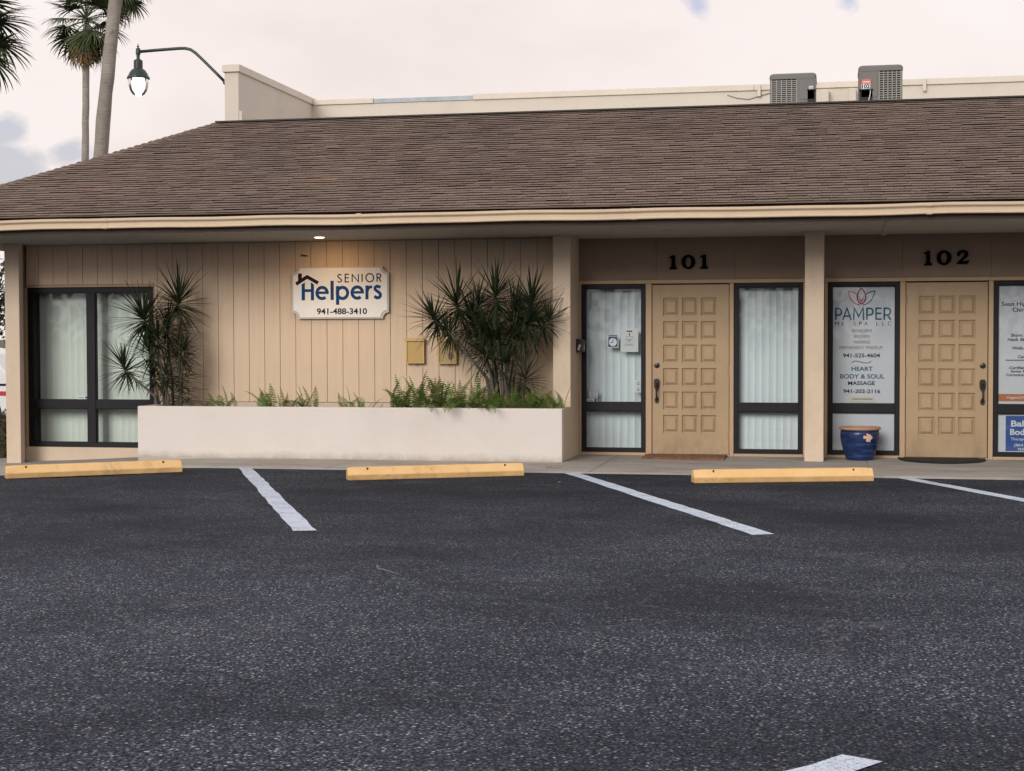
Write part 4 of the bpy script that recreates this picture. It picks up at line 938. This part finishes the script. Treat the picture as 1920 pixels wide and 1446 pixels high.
fl = [('smallest sparse fern tuft, first right of the spiky corner plant', -5.31, -.93, 7, .72, 0, 0), ('low fern tuft second from the corner plant, below bare siding', -5.08, -.86, 7, .75, 1, 0),
      ('dense leafy fern under the left end of the business sign', -4.52, -.95, 13, .82, 0, 0), ('short fern with one upright frond under the business sign', -4.30, -.90, 9, .70, 1, 0),
      ('fern with two tall pale fronds under the business sign', -4.02, -.92, 10, .82, 3, 0), ('low sparse fern under the right end of the business sign', -3.50, -.92, 9, .72, 0, 0),
      ('low fern tuft just left of the dense fern bed', -3.26, -.95, 9, .62, 0, 0), ('upright fern at the left start of the dense bed', -2.88, -.95, 14, 1.0, 2, 0),
      ('tall fern below the clean utility box', -2.63, -.93, 15, 1.1, 2, 0), ('tallest fern with a pale drying frond and one frond over the planter edge', -2.42, -.92, 15, 1.1, 3, 1),
      ('upright bright fern below the stained utility box', -2.20, -.95, 16, 1.1, 2, 1), ('dense fern left of the broad plant canes', -1.98, -.95, 18, 1.1, 1, 1),
      ('dense fern at the foot of the broad plant canes with a frond over the edge', -1.74, -1.0, 18, 1.05, 0, 1), ('dense fern right of the broad plant canes', -1.50, -.98, 18, 1.0, 0, 0),
      ('low fern before the small side head of the broad plant', -1.25, -.97, 16, .9, 0, 0), ('end fern with a frond leaning past the planter corner', -1.03, -.95, 14, .92, 0, 0)]
for a in fl: fern(*a)

# --- wheel stops
def wheel_stop(label, a, b):
    A = Vector((a[0], a[1], 0)); Bv = Vector((b[0], b[1], 0)); ang = math.atan2(Bv.y - A.y, Bv.x - A.x); ln = (Bv - A).length
    t = thing('wheel_stop', label, 'wheel stop', (A.x, A.y, GZ + .001), ang, 'yellow wheel stops')
    prof = [(0, 0), (0, .052), (.045, .130), (.105, .130), (.150, .052), (.150, 0)]; ns = 24; m = MB(); vv = []
    for i in range(ns + 1):
        x = ln * i / ns; s_ = 1.0
        if i in (0, ns): x += .0; s_ = .965
        for j, (y, z) in enumerate(prof): vv.append((x, y + random.uniform(-.0018, .0018), z * s_ + (random.uniform(-.002, .002) if z > 0 else 0)))
    n = len(prof); m.v = vv
    for i in range(ns):
        for j in range(n): m.f.append((i * n + j, (i + 1) * n + j, (i + 1) * n + (j + 1) % n, i * n + (j + 1) % n))
    m.f += [tuple(range(n)), tuple(ns * n + j for j in range(n))[::-1]]
    me = m.mesh('block'); me.materials.append(MATS['stop_paint']); o = put(me, 'block', t, .007)
    bm_ = bmesh.new(); bm_.from_mesh(me); bmesh.ops.recalc_face_normals(bm_, faces=bm_.faces); bm_.to_mesh(me); bm_.free()
    for x in (.20, ln - .20):
        mm = MB(); mm.lathe([(.001, -.03), (.010, -.03), (.010, .002), (.001, .002)], (x, .038, .122), 10); mm.build('anchor_pin', 'iron_black', t)
    return t
wheel_stop('yellow wheel stop with chipped corner in front of the corner window', (-6.20, -4.08), (-4.735, -3.00))
wheel_stop('yellow wheel stop in front of the pale planter', (-2.665, -3.66), (-1.02, -2.82))
wheel_stop('yellow wheel stop in front of the entrance column', (.79, -3.36), (2.53, -2.82))

# --- pot
PT_ = thing('glazed_pot', 'blue glazed planter pot with terracotta rim and fish relief', 'pot', (2.435, -.30, .004))
m = MB(); m.lathe([(.001, 0), (.150, 0), (.158, .008), (.163, .03), (.185, .10), (.205, .17), (.219, .24), (.222, .30), (.216, .345), (.205, .345), (.20, .30), (.001, .29)], seg=48); m.build('body', 'pot_glaze', PT_, smooth=True)
m = MB(); m.lathe([(.205, .346), (.222, .346), (.236, .356), (.238, .370), (.230, .380), (.205, .382), (.198, .360)], seg=48); m.f = m.f[:-2]; m.build('rim', 'terracotta', PT_, smooth=True)
fish = [(-.058, .012), (-.050, .030), (-.034, .022), (-.022, .018), (-.022, .052), (.005, .044), (.030, .030), (.052, .006), (.040, -.012), (.022, -.028), (.020, -.050), (.004, -.040), (-.014, -.046), (-.030, -.030), (-.022, -.012), (-.034, -.004), (-.052, -.014)]
m = MB(); fan = R(-66)
def onpot(u, v, r): an = fan + u / .22; return (r * math.cos(an), r * math.sin(an), .265 + v)
n = len(fish); m.v = [onpot(u, v, .229) for u, v in fish] + [onpot(u, v, .214) for u, v in fish]; m.f = [tuple(range(n))[::-1]] + [(i, (i + 1) % n, n + (i + 1) % n, n + i) for i in range(n)]
m.build('fish_relief', 'relief_clay', PT_)

# --- door mats
cm = thing('door_mat', 'worn brown coir mat at the first tan door', 'door mat', (.42, -.30, .005))
m = MB(); nx = 30
for i in range(nx + 1):
    x = -.475 + .95 * i / nx
    for y, z in ((-.30, 0), (-.30, .018), (-.1, .022), (.1, .022), (.27, .018), (.27, 0)): m.v.append((x + random.uniform(-.004, .004), y + random.uniform(-.008, .008), max(0, z + (random.uniform(-.003, .004) if z else 0))))
for i in range(nx):
    for j in range(5): q = i * 6 + j; m.f.append((q, q + 6, q + 7, q + 1))
m.f += [tuple(range(6))[::-1], tuple(nx * 6 + j for j in range(6))]; m.build('pile', 'coir', cm)
hm = thing('door_mat', 'black half-round rubber mat at the second tan door', 'door mat', (3.36, -.035, .005))
pts = [(-.49, 0), (.49, 0)] + [(.49 * math.cos(R(t)), -.80 * math.sin(R(t))) for t in range(10, 171, 10)]
pts = [(.49, 0)] + [(.49 * math.cos(R(t)), -.72 * math.sin(R(t)) ** .8) for t in range(8, 173, 8)] + [(-.49, 0)]
def flat(pts, z0, z1):
    n = len(pts); m = MB(); m.v = [(x, y, z0) for x, y in pts] + [(x, y, z1) for x, y in pts]; m.f = [tuple(range(n, 2 * n))[::-1]] + [(i, (i + 1) % n, n + (i + 1) % n, n + i) for i in range(n)]; return m
flat(pts, 0, .012).build('sheet', 'mat_black', hm)
flat([(x * .86, y * .84 - .03) for x, y in pts], .0125, .0165).build('raised_field', 'mat_black', hm)
m = MB()
for k in range(9):
    a0 = R(18 + 18 * k); m.lathe([(.001, 0), (.012, 0), (.009, .004), (.001, .005)], (.455 * math.cos(a0), -.66 * math.sin(a0) ** .8, .0121), 8)
m.build('studs', 'mat_black', hm)['kind'] = 'stuff'

# --- litter on the asphalt
tag(MB().tube([(-.69, -9.36, GZ + .012), (-.665, -9.44, GZ + .010), (-.60, -9.52, GZ + .012), (-.46, -9.66, GZ + .008)], [.006, .004, .0035, .002], 6).build('twig', 'twig_brown'), 'thin pale dry twig lying on the open asphalt', 'twig')
m = MB(); m.add([(-.03, -.02, .004), (.0, -.03, .012), (.035, .0, .018), (.01, .03, .010), (-.025, .02, .016)], [(0, 1, 2, 3, 4)]); o = m.build('dry_leaf', 'coir'); o.location = (-.51, -3.55, GZ + .002); tag(o, 'small curled dry leaf on the asphalt beside the middle stripe', 'leaf')
tag(MB().tube([(-.93, -2.05, .012), (-.84, -2.08, .010), (-.76, -2.09, .014)], [.006, .005, .003], 5).build('twig', 'twig_brown'), 'short dark twig on the walkway behind the planter wheel stop', 'twig')

# --- wall lamp on the parapet
LP = thing('arm_lamp', 'lit dark green gooseneck lamp on a long arm from the parapet end', 'lamp', (-5.90, 1.32, 4.85))
path = [(0, 0, 0), (-.16, 0, .158), (-.36, 0, .352), (-.46, 0, .445), (-.53, 0, .492), (-.61, 0, .512), (-.70, 0, .514), (-1.0, 0, .504), (-1.285, 0, .492)]
MB().tube(path, .021, 8).build('arm', 'lamp_green', LP, smooth=True)
m = MB(); m.tube([(.004, 0, -.004), (-.045, 0, .044)], .034, 10).build('wall_flange', 'lamp_green', LP)
LX, LZ = -1.293, 0.0
m = MB(); m.lathe([(.0, .60), (.006, .598), (.006, .575), (.020, .565), (.008, .552), (.012, .545), (.030, .535), (.033, .46), (.024, .45), (.022, .395), (.055, .378), (.061, .36), (.061, .262), (.075, .255), (.098, .235), (.122, .20), (.140, .155), (.150, .150), (.156, .125), (.146, .118), (.138, .13), (.118, .185), (.0, .23)], (LX, 0, LZ), 28)
m.build('shade', 'lamp_green', LP, smooth=False)
m = MB(); m.lathe([(.136, .128), (.140, .08), (.132, .02), (.112, -.04), (.082, -.085), (.045, -.108), (.001, -.114)], (LX, 0, LZ), 28); m.f = m.f[:-2]; m.build('globe', 'lamp_glass', LP, smooth=True)
m = MB(); m.lathe([(.001, .185), (.05, .18), (.080, .13), (.088, .06), (.070, -.03), (.038, -.080), (.001, -.092)], (LX, 0, LZ), 20); m.build('bulb', 'bulb_white', LP, smooth=True)
pl = bpy.data.lights.new('lamp_glow', 'POINT'); pl.energy = 12; pl.color = (1, .95, .82); pl.shadow_soft_size = .07
po = bpy.data.objects.new('lamp_glow', pl); C.objects.link(po); po.parent = LP; po.location = (LX, 0, -.13)

# --- air conditioners on the flat roof
def ac(label, x0, x1, y0, zt, grille_left, stickers):
    t = thing('air_conditioner', label, 'air conditioner'); zb = RZ - .048; w_ = x1 - x0; y1 = y0 + w_
    bx('cabinet', 'ac_dark', t, x0 + .012, x1 - .012, y0 + .012, y1 - .012, zb + .03, zt - .08)
    bx('base_pan', 'ac_grey', t, x0, x1, y0, y1, zb, zb + .03)
    m = MB(); c_ = .022; z0, z1 = zt - .075, zt
    def rr(i): return [(x0 + i, y0 + i + c_), (x0 + i + c_, y0 + i), (x1 - i - c_, y0 + i), (x1 - i, y0 + i + c_), (x1 - i, y1 - i - c_), (x1 - i - c_, y1 - i), (x0 + i + c_, y1 - i), (x0 + i, y1 - i - c_)]
    for i, z in ((-.006, z0), (-.006, z1 - .035), (.006, z1 - .012), (.025, z1)): m.v += [(x, y, z) for x, y in rr(i)]
    for k in range(3):
        for j in range(8): m.f.append((k * 8 + j, k * 8 + (j + 1) % 8, (k + 1) * 8 + (j + 1) % 8, (k + 1) * 8 + j))
    m.f += [tuple(range(24, 32)), tuple(range(8))[::-1]]; m.build('top_cover', 'ac_grey', t)
    split = x0 + w_ * (.58 if grille_left else .47)
    gx0, gx1 = (x0 + .02, split) if grille_left else (split, x1 - .02); px_0, px_1 = (split, x1) if grille_left else (x0, split)
    bx('service_panel', 'ac_grey', t, px_0 + .001, px_1 - .001, y0 - .002, y0 + .0115, zb + .03, zt - .0755)
    bx('service_cover', 'ac_grey', t, px_0 + .03, px_1 - .02, y0 - .008, y0 - .0025, zb + .22, zt - .10, bevel=.004)
    g = MB(); n = 18; zz0, zz1 = zb + .03, zt - .085
    for k in range(n): z = zz0 + (zz1 - zz0) * (k + .5) / n; g.box(gx0, gx1, y0 - .001, y0 + .006, z - .0055, z + .0055)
    for k in range(6): x = gx0 + (gx1 - gx0) * k / 5; g.box(x - .006, x + .006, y0 - .005, y0 - .0012, zz0, zz1)
    g.build('grille', 'ac_pale', t)['kind'] = 'stuff'
    for xx in (x0, x1 - .018): bx('corner_post', 'ac_grey', t, xx, xx + .018, y0 - .003, y0 + .011, zb + .031, zt - .076)
    for sx_ in (x0, x1):          # side louvres
        g = MB()
        for k in range(n): z = zz0 + (zz1 - zz0) * (k + .5) / n; g.box(sx_ - .004 if sx_ == x1 else sx_, sx_ if sx_ == x1 else sx_ + .004, y0 + .02, y1 - .02, z - .006, z + .006)
        g.build('side_grille', 'ac_grey', t)['kind'] = 'stuff'
    return t, px_0, px_1, zb
t, a, b, zb = ac('grey air conditioner, left of the two, louvres on its left half', 1.325, 1.905, 1.72, 4.803, True, None)
bx('valve_recess', 'ac_dark', t, b - .105, b - .005, y0 := 1.712, 1.7175, zb + .05, 4.575); bx('recess_hood', 'iron_black', t, b - .11, b - .002, 1.69, 1.7175, 4.576, 4.590)
bx('sticker', 'paper_white', t, b - .088, b - .035, 1.709, 1.7115, 4.592, 4.628); text(MB(), 'III', b - .08, b - .043, 4.599, 4.622, 1.7082, .02).build('print', 'ink_grey', t)
t, a, b, zb = ac('taller grey air conditioner with red and white number stickers, louvres on its right half', 2.440, 2.980, 1.72, 4.868, False, None)
bx('valve_recess', 'ac_dark', t, a + .006, a + .170, 1.712, 1.7175, zb + .05, 4.552); bx('recess_hood', 'iron_black', t, a + .002, a + .178, 1.69, 1.7175, 4.553, 4.566)
bx('sticker', 'paper_white', t, a + .034, a + .142, 1.707, 1.7095, 4.568, 4.632); text(MB(), '102', a + .040, a + .136, 4.573, 4.628, 1.7060, .03).build('lettering', 'ink_black', t)
bx('sticker', 'label_red', t, a + .036, a + .150, 1.707, 1.7095, 4.634, 4.690); bx('print', 'paper_cream', t, a + .05, a + .14, 1.7055, 1.7065, 4.650, 4.664)
MB().tube([(a + .145, 1.706, 4.55), (a + .142, 1.704, 4.50), (a + .13, 1.703, 4.45), (a + .11, 1.70, 4.36)], .005, 6).build('refrigerant_line', 'paper_white', t)
def ebox(label, x0, x1, z0, z1):
    t = thing('disconnect_box', label, 'electrical box', group='electrical boxes on the parapet'); bx('case', 'parapet_cap', t, x0, x1, 4.10, 4.2485, z0, z1, bevel=.006)
    bx('cover', 'parapet_paint', t, x0 + .008, x1 - .008, 4.092, 4.0995, z0 + .008, z1 - .008)
    MB().tube([((x0 + x1) / 2, 4.17, z0 + .001), ((x0 + x1) / 2, 4.16, z0 - .05), ((x0 + x1) / 2 + .05, 4.0, z0 - .10), ((x0 + x1) / 2 + .05, 3.5, z0 - .14)], .014, 6).build('conduit', 'iron_black', t); return t
ebox('beige electrical box on the parapet right of the left air conditioner', 1.965, 2.065, 4.765, 4.945); ebox('beige electrical box on the parapet left of the stickered air conditioner', 2.345, 2.445, 4.765, 4.95)
tag(MB().tube([(.62, 4.244, 4.93), (.75, 4.240, 4.885), (.92, 4.238, 4.860), (1.07, 4.236, 4.90), (1.25, 4.238, 4.945), (1.36, 4.244, 4.95)], .006, 5).build('loose_cable', 'flashing_steel'), 'thin cable sagging along the parapet left of the air conditioners', 'cable')

# ================================================================== TREES AND BACKGROUND
def fan_frond(rg, m_, ln=1.0, nl=26, droop=.5):          # fan palm leaf, petiole along +X
    m = MB(); hub = Vector((ln * .55, 0, 0)); m.tube([(0, 0, 0), (ln * .3, 0, .02), hub], [.018, .014, .010], 5)
    for k in range(nl):
        an = R(-112 + 224 * (k + .5) / nl) + rg.uniform(-.03, .03); l_ = ln * .62 * (.78 + .25 * math.cos(an * .6)) * rg.uniform(.9, 1.08)
        d = Vector((math.cos(an), math.sin(an), .10 + (.06 if k % 2 else -.02))); blade(m, hub, d, Vector((0, 0, 1)), l_, .050 * ln, droop * rg.uniform(.7, 1.5), 5, .15)
    me = m.mesh('frond'); me.materials.append(MATS[m_]); return me
rp = random.Random(17)
PF = [fan_frond(rp, 'palm_leaf', 1.0, 26, d) for d in (.5, .9, 1.3)]; PD = [fan_frond(rp, 'palm_dry', 1.0, 20, d) for d in (1.2, 1.8)]
def palm(label, base, top, r0, r1, nf, size, ndead, el=(-45, 80), seed=1, bend=(0, 0)):
    rg = random.Random(seed); t = thing('palm_tree', label, 'palm tree', base, group='palms behind the building'); bv = Vector(base); tv = Vector(top) - bv
    path = []; rad = []; N = 26
    for i in range(N + 1):
        u = i / N; path.append(tv * u + Vector((bend[0] * math.sin(math.pi * u), bend[1] * math.sin(math.pi * u), 0)) + Vector((rg.uniform(-.012, .012), 0, 0))); rad.append((r0 + (r1 - r0) * u) * rg.uniform(.96, 1.05))
    MB().tube(path, rad, 14).build('trunk', 'palm_bark', t, smooth=True)
    for k in range(nf):
        u = (k + .5) / nf; o = put(PF[0 if u > .6 else 1 if u > .3 else 2], 'frond', t); s_ = size * rg.uniform(.85, 1.1); o.scale = (s_, s_, s_)
        o.location = tv + Vector((0, 0, .05 + .35 * u)); o.rotation_euler = Euler((rg.uniform(-.4, .4), R(-(el[0] + (el[1] - el[0]) * u)), k * 2.39996 + rg.uniform(-.3, .3)), 'XYZ')
    for k in range(ndead):
        o = put(PD[k % 2], 'dead_frond', t); s_ = size * rg.uniform(.75, 1.0); o.scale = (s_, s_, s_); o.location = tv + Vector((0, 0, -.05 - .25 * rg.random())); o.rotation_euler = Euler((rg.uniform(-.4, .4), R(rg.uniform(58, 82)), k * 2.39996), 'XYZ')
    return t
palm('slim palm with a green crown and orange-brown dead fronds under it', (-27.55, 40, -.3), (-27.25, 40, 14.0), .155, .135, 28, 1.6, 13, (-58, 75), 3)
palm('thick grey palm trunk leaning right, crown above the frame', (-20.0, 25, -.3), (-18.15, 25, 16.2), .235, .165, 26, 1.5, 6, (-25, 80), 5, (-.18, 0))
palm('palm cut by the left edge of the frame, only its fan fronds showing', (-23.9, 24, -.3), (-23.2, 24, 10.3), .17, .14, 26, 2.0, 6, (-55, 75), 8)
palm('palm crown half hidden behind the thick leaning trunk', (-30.75, 47, -.3), (-29.25, 47, 17.0), .13, .12, 30, 1.5, 6, (-50, 75), 9)

def hedge():
    t = thing('clipped_hedge', 'low clipped hedge left of the corner column', 'hedge', (-9.9, .55, -.17)); rg = random.Random(2)
    bx('branch_core', 'hedge_twig', t, -1.25, 1.32, -.42, .30, .0, .50); m = MB()
    for k in range(5200):
        x = rg.uniform(-1.32, 1.40); y = rg.uniform(-.5, .38); z = rg.uniform(.02, .60)
        f_ = rg.randrange(4)
        if f_ == 0: y = -.5 + rg.uniform(-.03, .05)
        elif f_ == 1: z = .57 + rg.uniform(-.05, .04)
        elif f_ == 2: x = 1.37 + rg.uniform(-.05, .03)
        d = Vector((rg.uniform(-1, 1), rg.uniform(-1, 1), rg.uniform(-.3, 1))).normalized(); s_ = d.orthogonal().normalized(); l_ = rg.uniform(.025, .05); c_ = Vector((x, y, z))
        m.add([c_, c_ + d * l_ * .5 + s_ * l_ * .28, c_ + d * l_, c_ + d * l_ * .5 - s_ * l_ * .28], [(0, 1, 2, 3)])
    o = m.build('foliage', 'hedge_leaf', t); o['kind'] = 'stuff'
hedge()
def tree(label, base, h, r, seed):
    rg = random.Random(seed); t = thing('broadleaf_tree', label, 'tree', base)
    MB().tube([(0, 0, 0), (.1, 0, h * .3), (.0, .1, h * .6)], [.22, .17, .10], 8).build('trunk', 'palm_bark', t)
    m = MB()
    for k in range(26):
        ph = rg.uniform(0, 6.28); u = rg.random(); cc = Vector((math.cos(ph) * r * .7 * math.sqrt(u), math.sin(ph) * r * .7 * math.sqrt(u), h * rg.uniform(.35, .9)))
        m2 = rg.uniform(.5, 1.0) * r * .42
        for j in range(150):
            d = Vector((rg.gauss(0, 1), rg.gauss(0, 1), rg.gauss(0, .8))).normalized(); c_ = cc + d * m2 * rg.uniform(.6, 1.05); s_ = d.orthogonal().normalized(); e_ = d.cross(s_); l_ = rg.uniform(.10, .2)
            m.add([c_ - s_ * l_ * .5, c_ + e_ * l_ * .3, c_ + s_ * l_ * .5, c_ - e_ * l_ * .3], [(0, 1, 2, 3)])
    m.build('crown', 'tree_leaf', t)
tree('dark bushy tree far behind the corner column at the left edge', (-22.8, 24, -.3), 4.4, 3.0, 4)
# parked car beyond the hedge
CR = thing('parked_car', 'white parked car with red side stripe at the left edge behind the hedge', 'car', (-14.6, 8.2, -.28), R(4))
prof = [(-2.2, .30), (-2.25, .62), (-2.15, .86), (-1.5, .95), (-.95, 1.50), (-.3, 1.57), (.8, 1.56), (1.55, 1.42), (1.95, 1.02), (2.2, .95), (2.27, .60), (2.2, .30), (1.75, .28), (1.7, .50), (1.45, .66), (1.2, .50), (1.15, .28), (-1.05, .28), (-1.1, .50), (-1.35, .66), (-1.6, .50), (-1.65, .28)]
MB().plate(prof[::-1], -.86, .86).build('body', 'car_white', CR, bevel=.05)
for s_ in (-1, 1):
    y0, y1 = sorted((s_ * .862, s_ * .868))
    MB().plate([(-1.28, .98), (-.86, 1.43), (-.10, 1.47), (-.10, .98)][::-1], y0, y1).build('side_window', 'car_glass', CR); MB().plate([(-.04, .98), (-.04, 1.47), (.8, 1.46), (1.40, 1.34), (1.72, 1.0)], y0, y1).build('side_window', 'car_glass', CR)
    bx('stripe', 'car_red', CR, -2.1, 2.15, y0, y1, .66, .74); bx('stripe', 'sign_plum', CR, -2.1, 2.15, y0, y1, .84, .88)
    for x in (-1.35, 1.45):
        m = MB(); m.lathe([(.001, -.1), (.31, -.1), (.33, -.07), (.33, .07), (.31, .1), (.001, .1)], seg=24); m.v = [(x + v[0], s_ * .76 + v[2], .33 + v[1]) for v in m.v]; wh = m.build('wheel', 'rubber', CR)
        m = MB(); m.lathe([(.001, -.108), (.20, -.108), (.21, -.101), (.21, .101), (.20, .108), (.001, .108)], seg=20); m.v = [(x + v[0], s_ * .76 + v[2], .33 + v[1]) for v in m.v]; m.build('rim', 'hub_grey', wh)
for y in (-.55, .55): bx('headlight', 'dial_white', CR, -2.262, -2.20, y - .18, y + .18, .64, .76)
MB().add([(-1.49, -.70, .968), (-1.49, .70, .968), (-.98, .62, 1.485), (-.98, -.62, 1.485)], [(0, 1, 2, 3)]).build('windscreen', 'car_glass', CR)

# trees across the street behind the camera, seen only as reflections in the panes
def tree_line():
    rg = random.Random(31); m = MB()
    for k in range(46):
        cx = -62 + k * 2.9 + rg.uniform(-1.2, 1.2); cyy = -62 + rg.uniform(-5, 5); hh = rg.uniform(3.6, 6.4); rr = rg.uniform(1.6, 2.8)
        for j in range(170):
            d = Vector((rg.gauss(0, 1), rg.gauss(0, 1), rg.gauss(0, 1))).normalized(); c_ = Vector((cx + d.x * rr * rg.uniform(.4, 1), cyy + d.y * rr, max(.1, hh * .52 + d.z * hh * .48 * rg.uniform(.5, 1))))
            n_ = Vector((rg.gauss(0, 1), rg.gauss(0, 1), rg.gauss(0, 1))).normalized(); s_ = n_.orthogonal().normalized(); e_ = n_.cross(s_); l_ = rg.uniform(.35, .8)
            m.add([c_ - s_ * l_ * .5, c_ + e_ * l_ * .35, c_ + s_ * l_ * .5, c_ - e_ * l_ * .35], [(0, 1, 2, 3)])
    o = m.build('tree_line', 'tree_leaf'); o['kind'] = 'stuff'; tag(o, 'dense row of trees on the far side of the street', 'trees')
tree_line()
